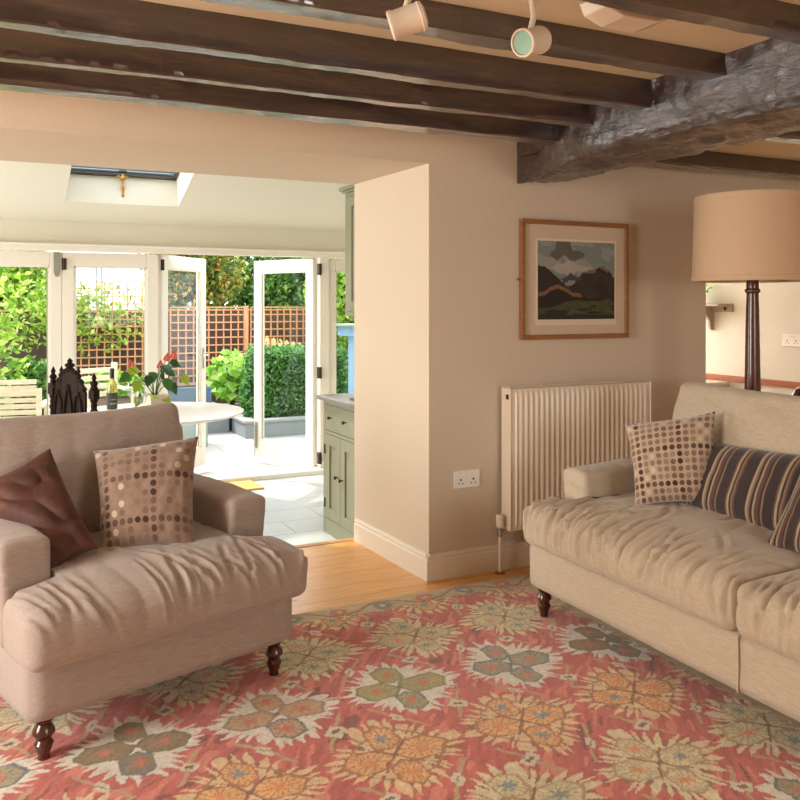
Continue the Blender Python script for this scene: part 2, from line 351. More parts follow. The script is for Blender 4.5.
f.build('frame', plain('anthracite', srgb(70, 66, 62), .4), sky, bevel=.003)
f = MB()
for a, b_ in ((X0+.03, (X0+X1)/2-.03), ((X0+X1)/2+.03, X1-.03)): f.tube([slopeM @ Vector((-a, U0+.075, .24)), slopeM @ Vector((-b_, U0+.075, .24))], .008)
f.build('blind_rail', plain('blind_rail', srgb(110, 124, 136), .3, .6), sky, smooth=True)
g = MB(); cbox(g, X0, X1, U0, U1, .26, .266); g.build('pane', M_glass, sky)
hx = slopeM @ Vector((-(X0+X1)/2, U0+.05, .22))
h = MB(); h.lathe([(.004, 0), (.012, .004), (.014, .012), (.007, .02), (.007, .05), (.013, .058), (.016, .075), (.008, .09), (.006, .125), (.016, .135), (.02, .15), (.012, .165), (.01, .18)], 14, T(hx.x, hx.y, hx.z-.17))
h.tube([(hx.x-.05, hx.y, hx.z-.02), (hx.x-.03, hx.y, hx.z-.005), (hx.x, hx.y, hx.z-.035), (hx.x+.03, hx.y, hx.z-.005), (hx.x+.05, hx.y, hx.z-.02)], .006)
h.build('handle', M_brass, sky, smooth=True)

# head trim and door frame
t = MB(); t.box(-2.5, 3.45, 7.02, 7.08, 1.735, 1.785); t.box(-2.5, 3.45, 7.0, 7.03, 1.775, 1.79); struct(t.build('trim_2', M_frame, bevel=.003))
t = MB(); t.box(-2.5, 3.45, 6.98, 7.22, KZ-.03, -.14); struct(t.build('trim_3', M_frame, bevel=.004))
t = MB(); t.box(2.715, 2.80, 7.06, 7.2, -.14, 1.74); t.box(3.40, 3.46, 7.06, 7.2, -.14, 1.74); t.box(-2.42, -2.375, 7.06, 7.2, -.14, 1.74); struct(t.build('trim_4', M_frame, bevel=.003))
def leaf(n, x, y, ang, W, hinge=1, z0=-.135, z1=1.73, kind='door'):
    """glazed leaf; local x from the hinge outwards, rotated by ang"""
    r = tag(empty('%s_%d' % (kind, n), (x, y, 0), ang), kind='structure'); st = .088
    f = MB(); f.box(0, st, -.025, .025, z0, z1); f.box(W-st, W, -.025, .025, z0, z1); f.box(st, W-st, -.025, .025, z1-.11, z1); f.box(st, W-st, -.025, .025, z0, z0+.16)
    f.build('frame', M_frame, r, bevel=.004)
    b = MB()
    for s_ in (-1, 1):
        y0, y1 = sorted((s_*.006, s_*.02)); b.box(st, st+.012, y0, y1, z0+.16, z1-.11); b.box(W-st-.012, W-st, y0, y1, z0+.16, z1-.11); b.box(st, W-st, y0, y1, z1-.122, z1-.11); b.box(st, W-st, y0, y1, z0+.16, z0+.172)
    b.build('glazing_bead', M_frame, r)
    b = MB()
    for dx in (st+.012, W-st-.02): b.box(dx, dx+.008, -.006, .006, z0+.16, z1-.11)
    b.build('spacer_bar', M_steel, r)
    MB().box(st-.005, W-st+.005, -.004, .004, z0+.155, z1-.105).build('pane', M_glass, r)
    return r
def hinge(par, x, z, h=.09):
    b = MB(); b.lathe([(.011, 0), (.011, h)], 12, T(x, -.036, z)); b.box(x-.018, x+.018, -.030, -.024, z, z+h); b.build('hinge', M_darkmetal, par, smooth=True)
leaf(6, -2.37, 7.13, 0, .735); leaf(7, -1.633, 7.13, 0, .735); leaf(8, -.897, 7.13, 0, .735)
d1 = leaf(1, -.16, 7.13, 0, .735); d2 = leaf(2, .577, 7.13, 0, .735)
b = MB(); b.box(.675, .722, -.036, -.026, 1.57, 1.73); b.prism([(.675, 1.57), (.722, 1.57), (.71, 1.535), (.687, 1.535)], -.036, -.026); b.build('slide_bracket', plain('zinc', srgb(150, 152, 140), .45, .4), d1, bevel=.003)
hinge(d1, .752, 1.59)
a3 = math.atan2(.59, .54); d3 = leaf(3, 1.33, 7.15, a3, .735); hinge(d3, 0, 1.60); hinge(d3, 0, .7)
b = MB(); b.box(.675, .70, -.04, -.025, .74, .92); b.tube([(.687, -.04, .86), (.687, -.075, .86), (.6, -.075, .86)], .008); b.build('handle', M_steel, d3, smooth=True)
a4 = PI-math.atan2(.78, .34); d4 = leaf(4, 2.70, 7.15, a4, .81)
for z in (1.6, .7, -.08): hinge(d4, 0.0, z)
b = MB(); b.box(.75, .785, .026, .04, -.05, .2); b.tube([(.768, .05, -.13), (.768, .05, .17)], .007); b.build('shoot_bolt', M_steel, d4, smooth=True)
leaf(5, 2.79, 7.13, 0, .62, kind='window')
for z in (1.58, .66, -.1):
    b = MB(); b.box(2.69, 2.72, 7.03, 7.075, z, z+.1); b.lathe([(.012, 0), (.012, .1)], 12, T(2.705, 7.03, z)); struct(b.build('trim_%d' % (5+int(z > .5)+int(z > 1)), M_darkmetal, smooth=True))
# ---------------------------------------------------------------- garden
rng = np.random.default_rng(11)
def leaves(name, pts, size, mat, parent=None, up=.3, asp=.55, nrm=None):
    """one leaf (a folded four-point blade) at every point"""
    n = len(pts); pts = np.asarray(pts, float)
    nz = rng.normal(size=(n, 3)); nz[:, 2] += up
    if nrm is not None: nz = nz*.6+np.asarray(nrm)
    nz /= np.linalg.norm(nz, axis=1)[:, None]
    a = np.cross(nz, rng.normal(size=(n, 3))); a /= np.linalg.norm(a, axis=1)[:, None]; b = np.cross(nz, a)
    s_ = size*(rng.random(n)*.7+.65)[:, None]
    v = np.stack([pts-a*s_*.5, pts+b*s_*asp*.5+nz*s_*.08, pts+a*s_*.5-nz*s_*.05, pts-b*s_*asp*.5+nz*s_*.08], 1).reshape(-1, 3)
    f = np.arange(4*n).reshape(-1, 4)
    return fin(name, npmesh(name, v, f), mat, parent, recalc=False)
def blob(c, r, n, shell=.55):
    p = rng.normal(size=(n, 3)); p /= np.linalg.norm(p, axis=1)[:, None]; q = rng.random(n)**.5*(1-shell)+shell
    return np.asarray(c)+p*q[:, None]*np.asarray(r)
def blobs(c, r, k, n):
    """a lumpy crown: k blobs scattered in the ellipsoid c, r"""
    out = []
    for _ in range(k):
        p = rng.normal(size=3); p /= np.linalg.norm(p); cc = np.asarray(c)+p*np.asarray(r)*.62*rng.random()**.4
        out.append(blob(cc, np.asarray(r)*.45*(rng.random()*.5+.7), n//k))
    return np.concatenate(out)
def boxpts(x0, x1, y0, y1, z0, z1, n, rough=.03):
    p = rng.random((n, 3)); face = rng.integers(0, 4, n)
    p[face == 0, 1] = 0; p[face == 1, 2] = 1; p[face == 2, 0] = 0; p[face == 3, 0] = 1
    return np.array([x0, y0, z0])+p*np.array([x1-x0, y1-y0, z1-z0])+rng.normal(size=(n, 3))*rough
G_lime = leafmat('lime_leaf', [(0, srgb(96, 140, 40)), (.4, srgb(150, 190, 60)), (.75, srgb(196, 222, 90)), (1, srgb(226, 232, 150))], .4)
G_green = leafmat('green_leaf', [(0, srgb(50, 90, 36)), (.5, srgb(96, 146, 62)), (1, srgb(160, 196, 100))], .35)
G_dark = leafmat('dark_leaf', [(0, srgb(40, 66, 30)), (.5, srgb(74, 112, 50)), (1, srgb(130, 160, 90))], .3)
G_box = leafmat('box_leaf', [(0, srgb(46, 92, 40)), (.5, srgb(78, 138, 62)), (1, srgb(128, 180, 96))], .3)
G_pyra = leafmat('berry_leaf', [(0, srgb(54, 88, 36)), (.55, srgb(120, 150, 60)), (.8, srgb(196, 190, 90)), (1, srgb(228, 200, 96))], .3)
G_fig = leafmat('broad_leaf', [(0, srgb(110, 170, 50)), (.6, srgb(160, 210, 76)), (1, srgb(206, 234, 130))], .45)
G_berry = leafmat('berry', [(0, srgb(220, 90, 30)), (1, srgb(244, 150, 50))], 0)
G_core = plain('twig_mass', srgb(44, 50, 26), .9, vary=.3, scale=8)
G_bark = wood('bark', srgb(80, 60, 44), srgb(130, 104, 80), 2, 5, .9, .6, spec=.2)
M_trel = wood('orange_cedar', srgb(208, 142, 96), srgb(236, 182, 136), 2, 6, .7, spec=.2)
M_fence = plain('dark_fence', srgb(92, 72, 62), .8, vary=.12)
M_teak = wood('silvered_teak', srgb(200, 186, 160), srgb(226, 214, 190), 0, 6, .7, spec=.2)
M_stone = plain('stone', srgb(176, 164, 148), .85, vary=.2, scale=5, bump=.4)
M_soil = plain('soil', srgb(84, 62, 46), .95, vary=.3, scale=20, bump=.5)
struct(MB().box(-9, 12, 7.22, 26, -.26, -.2).build('ground_patio', M_patio))

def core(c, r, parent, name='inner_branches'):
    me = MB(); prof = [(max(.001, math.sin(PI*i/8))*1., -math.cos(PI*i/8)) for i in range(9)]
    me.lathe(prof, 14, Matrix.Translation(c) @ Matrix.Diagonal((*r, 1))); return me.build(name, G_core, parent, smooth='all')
def shrub(name, c, r, k, n, size, mat, label, cat, group=None, trunk=True, asp=.55):
    e = empty(name, (c[0], c[1], -.2), 0, label, cat, group); lc = (0, 0, c[2]+.2)
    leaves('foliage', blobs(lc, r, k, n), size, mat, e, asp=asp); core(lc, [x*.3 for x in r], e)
    if trunk:
        b = MB()
        for q in range(3):
            a = q*2.1; b.tube([(.04*math.cos(a), .04*math.sin(a), 0), (.1*math.cos(a), .1*math.sin(a), lc[2]*.5), (r[0]*.35*math.cos(a), r[1]*.35*math.sin(a), lc[2])], [.035, .025, .012], 7)
        b.build('trunk', G_bark, e, smooth=True)
    return e
# left: tall climbing shrub close behind the first pane
shrub('hedge_shrub', (-.70, 9.6, .9), (1.15, .7, 1.55), 40, 18000, .11, G_lime, 'tall lime-green leafy shrub filling the leftmost glass pane', 'shrub')
shrub('hedge_shrub', (.55, 10.4, .35), (.45, .4, .75), 10, 2200, .09, G_green, 'mid-green bush between the tall lime shrub and the trellis', 'shrub')
shrub('hedge_shrub', (.15, 13.3, 1.55), (1.0, .6, .95), 16, 6500, .12, G_lime, 'lime tree top far behind the tall shrub of the leftmost pane', 'shrub')
# planters (low rendered walls with stone coping, soil inside)
def planter(x0, x1, y0, y1, zt, label):
    e = empty('raised_planter', ((x0+x1)/2, (y0+y1)/2, -.2), 0, label, 'planter'); ox, oy = (x0+x1)/2, (y0+y1)/2; a, b_ = (x1-x0)/2, (y1-y0)/2; h = zt+.2
    w = MB(); w.box(-a, a, -b_, -b_+.1, 0, h); w.box(-a, a, b_-.1, b_, 0, h); w.box(-a, -a+.1, -b_+.1, b_-.1, 0, h); w.box(a-.1, a, -b_+.1, b_-.1, 0, h); w.build('wall', M_render, e)
    c = MB(); c.box(-a-.02, a+.02, -b_-.02, -b_+.14, h, h+.03); c.box(-a-.02, -a+.14, -b_+.14, b_, h, h+.03); c.box(a-.14, a+.02, -b_+.14, b_, h, h+.03); c.build('coping', plain('grey_coping', srgb(150, 152, 150), .7), e, bevel=.006)
    MB().box(-a+.1, a-.1, -b_+.1, b_-.1, 0, h-.01).build('soil', M_soil, e)
    return e
pl = planter(.2, 2.64, 9.85, 11.55, -.0, 'long low grey planter bed in front of the trellis')
b = MB(); b.add([(-1.1, -.74, .19), (1.1, -.74, .19), (1.1, .74, .19), (-1.1, .74, .19), (-1.1, -.72, .195), (1.1, -.72, .195), (1.1, .1, .40), (-1.1, .1, .40), (1.1, .74, .40), (-1.1, .74, .40)], [(0, 1, 5, 4), (4, 5, 6, 7), (7, 6, 8, 9), (2, 3, 9, 8), (0, 4, 7, 9, 3), (1, 2, 8, 6, 5), (0, 3, 2, 1)]); b.build('soil_bank', M_soil, pl)
planter(2.68, 6.2, 9.3, 11.3, -.03, 'grey planter bed holding the clipped green hedge')
e = empty('box_hedge', (3.9, 9.95, -.03), 0, 'clipped bright green hedge seen through the right glass door', 'hedge')
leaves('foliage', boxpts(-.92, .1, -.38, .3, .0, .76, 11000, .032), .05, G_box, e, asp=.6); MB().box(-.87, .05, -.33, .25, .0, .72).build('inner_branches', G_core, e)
shrub('rounded_shrub', (2.86, 9.75, .18), (.14, .2, .38), 5, 1800, .05, G_box, 'feathery green shrub left of the clipped hedge', 'shrub', trunk=False)
# dry stones in the long bed
for i in range(18):
    y = 10.05+.22*(i//6)+.05*rng.random(); x = 1.75+.13*(i % 6)+.05*rng.random(); s_ = .075+.03*rng.random()
    o = MB(); o.lathe([(.3, 0), (.8, .05), (1, .3), (.85, .6), (.3, .75)], 7, Matrix.Diagonal((s_, s_*.7, s_*.9, 1)))
    o = o.build('rock', M_stone, bevel=.006, loc=(x, y, -.005+(y-10.0)*.25), rot=(0, 0, rng.random()*6)); tag(o, 'pale rock lying on the soil of the long low planter bed', 'rock', 'rocks in the long planter bed')
# broad leaved plant in front of the trellis
e = empty('broad_leaf_plant', (2.92, 10.75, -.04), 0, 'broad-leaved lime plant in front of the trellis, seen through the open gap', 'plant')
p = blob((0, 0, .42), (.33, .25, .33), 190, .3); leaves('foliage', p, .14, G_fig, e, asp=.95, nrm=(0, -.9, .8))
b = MB()
for i in range(9): a = i*.7; b.tube([(0, 0, 0), (.1*math.cos(a), .1*math.sin(a), .3), (.25*math.cos(a), .22*math.sin(a), .55)], .01, 6)
b.build('stem', G_bark, e, smooth=True)
# trellis fence with a dark board fence behind it
e = empty('board_fence', (1.6, 12.1, -.2), 0, 'dark brown board fence standing behind the orange trellis', 'fence')
b = MB()
for i in range(52): b.box(-2.6+i*.14, -2.6+i*.14+.141, 0, .02+.004*(i % 2), 0, 1.42)
b.build('boards', M_fence, e); MB().box(-2.65, 4.7, -.01, .04, 1.42, 1.44).build('capping_rail', M_trel, e)
def trellis(x0, x1, z0, z1, y, label):
    e = empty('trellis', ((x0+x1)/2, y, -.2), 0, label, 'trellis', 'orange garden trellis panels'); a = (x1-x0)/2; s_ = .102
    v = MB(); n = int(round((x1-x0)/s_))
    for i in range(n+1): v.box(-a+i*2*a/n-.009, -a+i*2*a/n+.009, .012, .03, z0+.2, z1+.2)
    v.build('upright_lath', M_trel, e)
    v = MB(); m = int(round((z1-z0)/s_))
    for j in range(m+1): z = z0+.2+(z1-z0)*j/m; v.box(-a, a, -.008, .012, z-.009, z+.009)
    v.build('cross_lath', M_trel, e)
    v = MB(); v.box(a-.03, a+.03, -.03, .035, 0, z1+.22); v.build('post', M_trel, e); return e
trellis(1.0, 2.28, .2, 1.62, 11.85, 'taller orange trellis panel behind the closed and half-open doors')
trellis(2.36, 3.42, .1, 1.27, 11.85, 'lower orange trellis panel seen through the open gap')
trellis(3.5, 4.6, .1, 1.27, 11.85, 'low orange trellis panel behind the right open door')
leaves_v = blob((1.0, 11.82, 1.15), (1.2, .10, .55), 1100, .05)
tag(recentre(leaves('climbing_vine', leaves_v, .09, G_lime)), 'yellow-green vine climbing through the taller orange trellis', 'vine')
# berry shrub above the trellis
e = empty('berry_shrub', (2.85, 12.6, -.2), 0, 'orange-berried shrub spilling over the trellis in the open gap', 'shrub')
pp = blobs((0, 0, 2.15), (1.15, .55, 1.0), 22, 11000); leaves('foliage', pp, .085, G_pyra, e)
q = pp[rng.integers(0, len(pp), 900)]+rng.normal(size=(900, 3))*.03; q[:, 1] -= .03
o_ = np.array([(1, 0, 0), (-1, 0, 0), (0, 1, 0), (0, -1, 0), (0, 0, 1), (0, 0, -1)])*.02
v = (q[:, None, :]+o_[None]).reshape(-1, 3); ff = np.array([(0, 2, 4), (2, 1, 4), (1, 3, 4), (3, 0, 4), (2, 0, 5), (1, 2, 5), (3, 1, 5), (0, 3, 5)]); f = (np.arange(900)[:, None, None]*6+ff[None]).reshape(-1, 3)
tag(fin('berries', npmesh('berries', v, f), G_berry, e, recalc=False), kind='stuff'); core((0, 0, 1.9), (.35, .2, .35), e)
b = MB(); b.tube([(0, 0, 0), (.05, 0, .9), (.2, 0, 1.9)], [.05, .04, .02], 8); b.tube([(0, 0, .5), (-.3, 0, 1.2), (-.5, 0, 2.0)], [.03, .025, .012], 8); b.build('trunk', G_bark, e, smooth=True)
# trees and bushes behind
shrub('garden_tree', (4.6, 13.8, 1.55), (1.5, .6, 1.45), 24, 12000, .11, G_green, 'green leafy tree behind the clipped hedge', 'tree')
shrub('garden_tree', (4.75, 11.2, 1.3), (.75, .5, 1.1), 16, 6500, .10, G_lime, 'yellow-green tree seen through the narrow window by the cabinets', 'tree')
shrub('garden_tree', (2.75, 13.9, 1.75), (.5, .5, .7), 9, 2600, .11, G_dark, 'dark green tree behind the half-open door', 'tree')
shrub('garden_tree', (.4, 14.4, .9), (1.6, .6, .72), 14, 3600, .13, G_lime, 'pale yellow-green bush behind the taller trellis', 'tree')
shrub('garden_tree', (6.6, 13.4, 1.4), (1.5, .9, 1.6), 14, 5000, .13, G_dark, 'dark evergreen tree at the far right of the garden', 'tree')
shrub('low_shrub', (4.50, 9.9, .38), (.42, .3, .55), 10, 3600, .06, G_box, 'small grey-green bush below the narrow window by the cabinets', 'shrub', trunk=False)
shrub('flowering_plant', (1.5, 10.9, .22), (.55, .3, .32), 9, 1200, .08, G_fig, 'low leafy plants at the foot of the taller trellis', 'plant', trunk=False)
# picket panel behind the hedge
e = empty('picket_panel', (3.75, 11.3, -.2), -.25, 'small pale picket panel above the clipped hedge', 'fence')
b = MB()
for i in range(7): b.prism([(-.3+i*.09, 0), (-.235+i*.09, 0), (-.235+i*.09, 1.05-.018*i), (-.2675+i*.09, 1.09-.018*i), (-.3+i*.09, 1.05-.018*i)], 0, .018)
b.build('pickets', plain('pale_pine', srgb(226, 200, 140), .7), e)
for z in (.3, .8): MB().box(-.32, .33, .018, .04, z, z+.07).build('rail', plain('pale_rail', srgb(210, 180, 120), .7), e)
# garden furniture
def slat_chair(x, y, rz, label, hgt=.92, wdt=.55):
    e = empty('garden_chair', (x, y, -.2), rz, label, 'garden chair', 'slatted garden chairs'); h = wdt/2
    for sx in (-1, 1):
        MB().box(sx*h-.022, sx*h+.022, -.26, -.215, 0, .62).build('leg', M_teak, e, bevel=.004)
        MB().prism([(sx*h-.022, 0), (sx*h+.022, 0), (sx*h+.022, hgt), (sx*h-.022, hgt)], .215, .26).build('leg', M_teak, e, bevel=.004)
        MB().box(sx*h-.03, sx*h+.03, -.28, .24, .62, .645).build('armrest', M_teak, e, bevel=.006)
    s_ = MB()
    for i in range(7): s_.box(-h+.02, h-.02, -.25+i*.068, -.195+i*.068, .40, .42)
    s_.build('seat', M_teak, e, bevel=.003)
    s_ = MB()
    for i in range(8): s_.box(-h+.02, h-.02, .225, .243, .47+i*.052, .51+i*.052)
    s_.box(-h-.02, h+.02, .21, .262, hgt-.06, hgt); s_.build('backrest', M_teak, e, bevel=.003)
    return e
slat_chair(-.36, 8.35, PI+.05, 'slatted pale wooden garden chair left of the carved dark chair', .84, .66)
slat_chair(.28, 8.15, PI-.2, 'small slatted garden chair back right behind the carved dark chair', .80, .45)
e = empty('garden_table', (-.5, 7.76, -.2), 0, 'weathered grey garden table outside the leftmost pane', 'table')
MB().box(-.5, .34, -.22, .22, .60, .64).build('tabletop', plain('grey_zinc', srgb(164, 172, 168), .5), e, bevel=.01)
for sx in (-.45, .29):
    for sy in (-.18, .18): MB().box(sx-.02, sx+.02, sy-.02, sy+.02, 0, .60).build('leg', M_teak, e)
e = empty('garden_bench', (1.16, 9.4, -.2), .35, 'small pale wooden garden seat beyond the wine bottle', 'bench')
s_ = MB()
for i in range(4): s_.box(-.26, .26, .2, .22, .52+i*.085, .575+i*.085)
s_.build('backrest', M_teak, e, bevel=.004)
s_ = MB()
for i in range(5): s_.box(-.26, .26, -.25+i*.09, -.18+i*.09, .40, .42)
s_.build('seat', M_teak, e, bevel=.004)
for sx in (-.245, .245):
    for sy, hh in ((-.22, .6), (.21, .88)): MB().box(sx-.025, sx+.025, sy-.025, sy+.025, 0, hh).build('leg', M_teak, e)
    MB().box(sx-.03, sx+.03, -.25, .22, .6, .63).build('armrest', M_teak, e)
e = empty('blue_trough', (1.9, 9.15, -.2), 0, 'grey trough with blue rim behind the half-open door', 'trough')
MB().box(-.28, .28, -.17, .17, 0, .44).build('body', plain('grey_green_paint', srgb(142, 156, 152), .6), e, bevel=.01); MB().box(-.31, .31, -.2, .2, .44, .64).build('rim', plain('blue_paint', srgb(70, 94, 120), .6), e, bevel=.012)
MB().box(-.27, .27, -.16, .16, .62, .66).build('soil', M_soil, e)
# bird table: light blue post, tray and mossy top
e = empty('bird_table', (3.77, 8.75, -.2), .3, 'pale blue bird table outside beneath the wall cabinet', 'bird table'); bl = plain('pale_blue_paint', srgb(124, 158, 188), .5)
MB().box(-.045, .045, -.045, .045, 0, 1.16).build('post', bl, e, bevel=.004); MB().box(-.13, .13, -.13, .13, 1.16, 1.27).build('tray', bl, e, bevel=.006)
MB().box(-.2, .2, -.2, .2, 1.27, 1.295).build('top', plain('mossy_slate', srgb(130, 150, 130), .8, vary=.3, scale=12), e, bevel=.004)
MB().box(-.16, .16, -.16, .16, 0, .04).build('base', bl, e, bevel=.006)
# pale metal frame on the skyline
e = empty('pergola_frame', (1.45, 15.5, -.2), 0, 'thin grey metal frame on the skyline above the trellis', 'frame')
b = MB(); b.tube([(-.4, 0, 0), (-.4, 0, 2.12), (.45, 0, 2.28), (.45, 0, 0)], .022); b.tube([(-.4, .7, 0), (-.4, .7, 2.12), (.45, .7, 2.28), (.45, .7, 0)], .022); b.tube([(-.4, 0, 2.12), (-.4, .7, 2.12)], .022); b.tube([(.45, 0, 2.28), (.45, .7, 2.28)], .022)
b.build('bars', plain('grey_metal', srgb(150, 158, 170), .4, .5), e, smooth=True)
# ---------------------------------------------------------------- soft furniture
def softbox(nx, ny, nz, hx, hy, hz, r, warp=None, name='cushion', mat=None, parent=None, loc=None, rot=None):
    """box of nx*ny*nz cells with rounded edges, then warped point by point (soft upholstery)"""
    idx = {}; V = []; Fc = []
    def vid(i, j, k):
        key = (i, j, k)
        if key not in idx:
            idx[key] = len(V); p = Vector((i/nx*2-1, j/ny*2-1, k/nz*2-1)); p = Vector((p.x*hx, p.y*hy, p.z*hz))
            q = Vector((max(-hx+r, min(hx-r, p.x)), max(-hy+r, min(hy-r, p.y)), max(-hz+r, min(hz-r, p.z)))); d = p-q
            if d.length > 1e-9:
                nzc = sum(abs(c) > 1e-9 for c in d)
                if nzc > 1: d = d.normalized()*r*(1 if max(abs(c) for c in d) >= r*.98 else max(abs(c) for c in d)/r)
                p = q+d
            V.append(p)
        return idx[key]
    for i in range(nx):
        for j in range(ny):
            Fc.append((vid(i, j, 0), vid(i, j+1, 0), vid(i+1, j+1, 0), vid(i+1, j, 0))); Fc.append((vid(i, j, nz), vid(i+1, j, nz), vid(i+1, j+1, nz), vid(i, j+1, nz)))
    for i in range(nx):
        for k in range(nz):
            Fc.append((vid(i, 0, k), vid(i+1, 0, k), vid(i+1, 0, k+1), vid(i, 0, k+1))); Fc.append((vid(i, ny, k), vid(i, ny, k+1), vid(i+1, ny, k+1), vid(i+1, ny, k)))
    for j in range(ny):
        for k in range(nz):
            Fc.append((vid(0, j, k), vid(0, j, k+1), vid(0, j+1, k+1), vid(0, j+1, k))); Fc.append((vid(nx, j, k), vid(nx, j+1, k), vid(nx, j+1, k+1), vid(nx, j, k+1)))
    if warp: V = [warp(v) for v in V]
    b = MB(); b.add(V, Fc); return b.build(name, mat, parent, smooth='all', loc=loc, rot=rot)
def ridge(x): return (1-abs(mn.noise(x)))**3
def taper_leg(n_parent, x, y, h, mat, r=.032, fz=0):
    h -= fz
    prof = [(r*.85, h+.01), (r*.85, h-.008), (r*.62, h-.018), (r*.95, h-.034), (r*1.0, h-.046), (r*.7, h-.058), (r*.66, h-.064), (r*.88, h-.075), (r*.74, h-.088), (r*.5, .012), (r*.55, 0)]
    MB().lathe(prof[::-1], 24).build('leg', mat, n_parent, smooth=True, loc=(x, y, fz))
def sofa(name, loc, rz, W, D, ncush, label, cat, mat, zc=.485, seed=0, backz=.90, wr=1., legh=.132, bkw=None, bkx=0, bktilt=-.26, endrise=0, ncr=34, slant=0., bkwr=1.):
    """front at local y=0, x across; T-shaped seat cushions, low square arms, loose back cushions"""
    e = empty(name, loc, rz, label, cat); h = W/2; AW = .15
    def wb(p):
        q = Vector((p.x, p.y, p.z)); q.x += .003*mn.noise(Vector((p.x*5, p.y*5, p.z*9+seed))); q.y += .006*mn.noise(Vector((p.x*2.2, p.y*3, p.z*5+seed))); return q
    softbox(int(W/.05), int(D/.06), 6, h-.012, D/2, .0925, .022, wb, 'base', mat, e, (0, D/2, .222))
    if ncush > 1: MB().tube([(0, -.003, .135), (0.004, -.005, .22), (0, -.003, .31)], .0035, 6).build('seam', mat, e, smooth=True)
    for sx in (-1, 1):
        def wa(p, sx=sx):
            q = p.copy(); f_ = ss(.1, .34, p.z+.17)
            q.z += .010*(1-(p.x/.078)**2)*f_ - .012*ss(-.05, -.36, p.y)*f_
            q.x += sx*.012*f_*(1 if p.x*sx > 0 else .2); q.y -= .006*f_*(1 if p.y < 0 else 0)
            g_ = ridge(Vector((p.x*3, p.y*14, p.z*8+seed)))*.0035; q.z -= g_*f_
            if p.y < -(D-.22)/2+.06: q.y += .0035*math.sin(p.z*95+math.sin(p.x*30)*1.2)*(1-abs(p.x)/.09)
            return q
        softbox(12, 40, 24, AW/2, (D-.20)/2, .165, .02, wa, 'arm', mat, e, (sx*(h-AW/2-.005), .20+(D-.20)/2, .30+.155))
    softbox(int(W/.05), 6, 16, h-.02, .08, .27, .035, wb, 'back_frame', mat, e, (0, D-.085, .30+.26), (-.08, 0, 0))
    EX = .015 if ncush > 1 else -.03
    for i in range(ncush):
        cw = (W-EX)/ncush; x0 = -h+EX/2+i*cw; cxm = x0+cw/2; hx = cw/2-.002; hy = (D-.16+.05)/2; endL, endR = i == 0, i == ncush-1; hz = .092
        rc_ = random.Random(int(seed*100)+i); creases = []
        for _ in range(ncr):
            th = PI/2+slant+rc_.gauss(0, .14); creases.append((rc_.uniform(-hx, hx), rc_.uniform(-.18, .02), math.cos(th), math.sin(th), rc_.uniform(.14, .40), rc_.uniform(.003, .008), rc_.uniform(.006, .010), rc_.uniform(-.25, .25)))
        for _ in range(ncr//4):
            th = PI/2+slant+rc_.gauss(0, .6); creases.append((rc_.uniform(-hx, hx), rc_.uniform(.1, .6), math.cos(th), math.sin(th), rc_.uniform(.15, .4), rc_.uniform(.0015, .004), rc_.uniform(.008, .014), rc_.uniform(-.4, .4)))
        def ws(p, i=i, cxm=cxm, hx=hx, endL=endL, endR=endR):
            q = p.copy(); u = p.x/hx; yb = (p.y+hy)         # distance from the front edge
            t = ss(.19, .25, yb)                              # T shape: narrower between the arms
            lim = h-AW-.012
            X = cxm+p.x
            if endL: X = X*(1)+t*max(0, (-lim-X))*1.0 if X < -lim else X
            if endR: X = X-t*(X-lim) if X > lim else X
            q.x = X-cxm
            top = ss(-hz*.6, hz, p.z); bot = 1-top
            crown = .030*(1-abs(u)**3)*(1-((p.y-.02)/hy)**4 if abs(p.y) < hy else 0)
            q.z += crown*top
            front = ss(.16, 0, yb)
            q.y -= .020*front*(1-abs(2*(p.z/hz/2))**2)*(1-.6*abs(u)**4)     # belly of the front roll
            q.z -= .012*front*top
            # creases fanning over the front roll
            cr = 0
            if p.z > -hz*.7:
                s_ = yb-(hz-p.z)*ss(.08, .0, yb)
                for (cx0, cs0, dx, ds, ln_, dp, wd_, cv) in creases:
                    rx, rs = p.x-cx0, s_-cs0; al = rx*dx+rs*ds
                    if al < -.04 or al > ln_+.04: continue
                    ac = rx*ds-rs*dx+cv*(al/ln_)**2*ln_
                    if abs(ac) > .06: continue
                    fd = ss(-.03, .05, al)*ss(ln_+.03, ln_*.55, al)
                    cr += dp*fd*(math.exp(-(ac/wd_)**2)-.55*math.exp(-((abs(ac)-wd_*2.1)/(wd_*1.2))**2))
            cr += ridge(Vector((p.x*9+seed, yb*2.2, i*7.7)))*.005
            amt = wr*(.5+.5*ss(-hz, hz*.2, p.z))
            q.z -= cr*amt*top; q.y += cr*amt*front*.9
            q.z += .010*mn.noise(Vector((p.x*3+seed, p.y*3, 1)))*top
            for lx in ((-1,) if endL else ())+((1,) if endR else ()):
                if u*lx > .8 and yb < .25: q.x += lx*.006*mn.noise(Vector((p.y*9, p.z*14, seed)))
            return q
        c = softbox(int(cw/.0072), 116, 22, hx, hy, hz, .042, ws, 'seat_cushion', mat, e, (cxm, -.045+EX*(1 if ncush > 1 else .6)+hy, zc-hz))
    # piping on the front lower edge of the seat cushions
    bw = bkw or (W-.28)/ncush
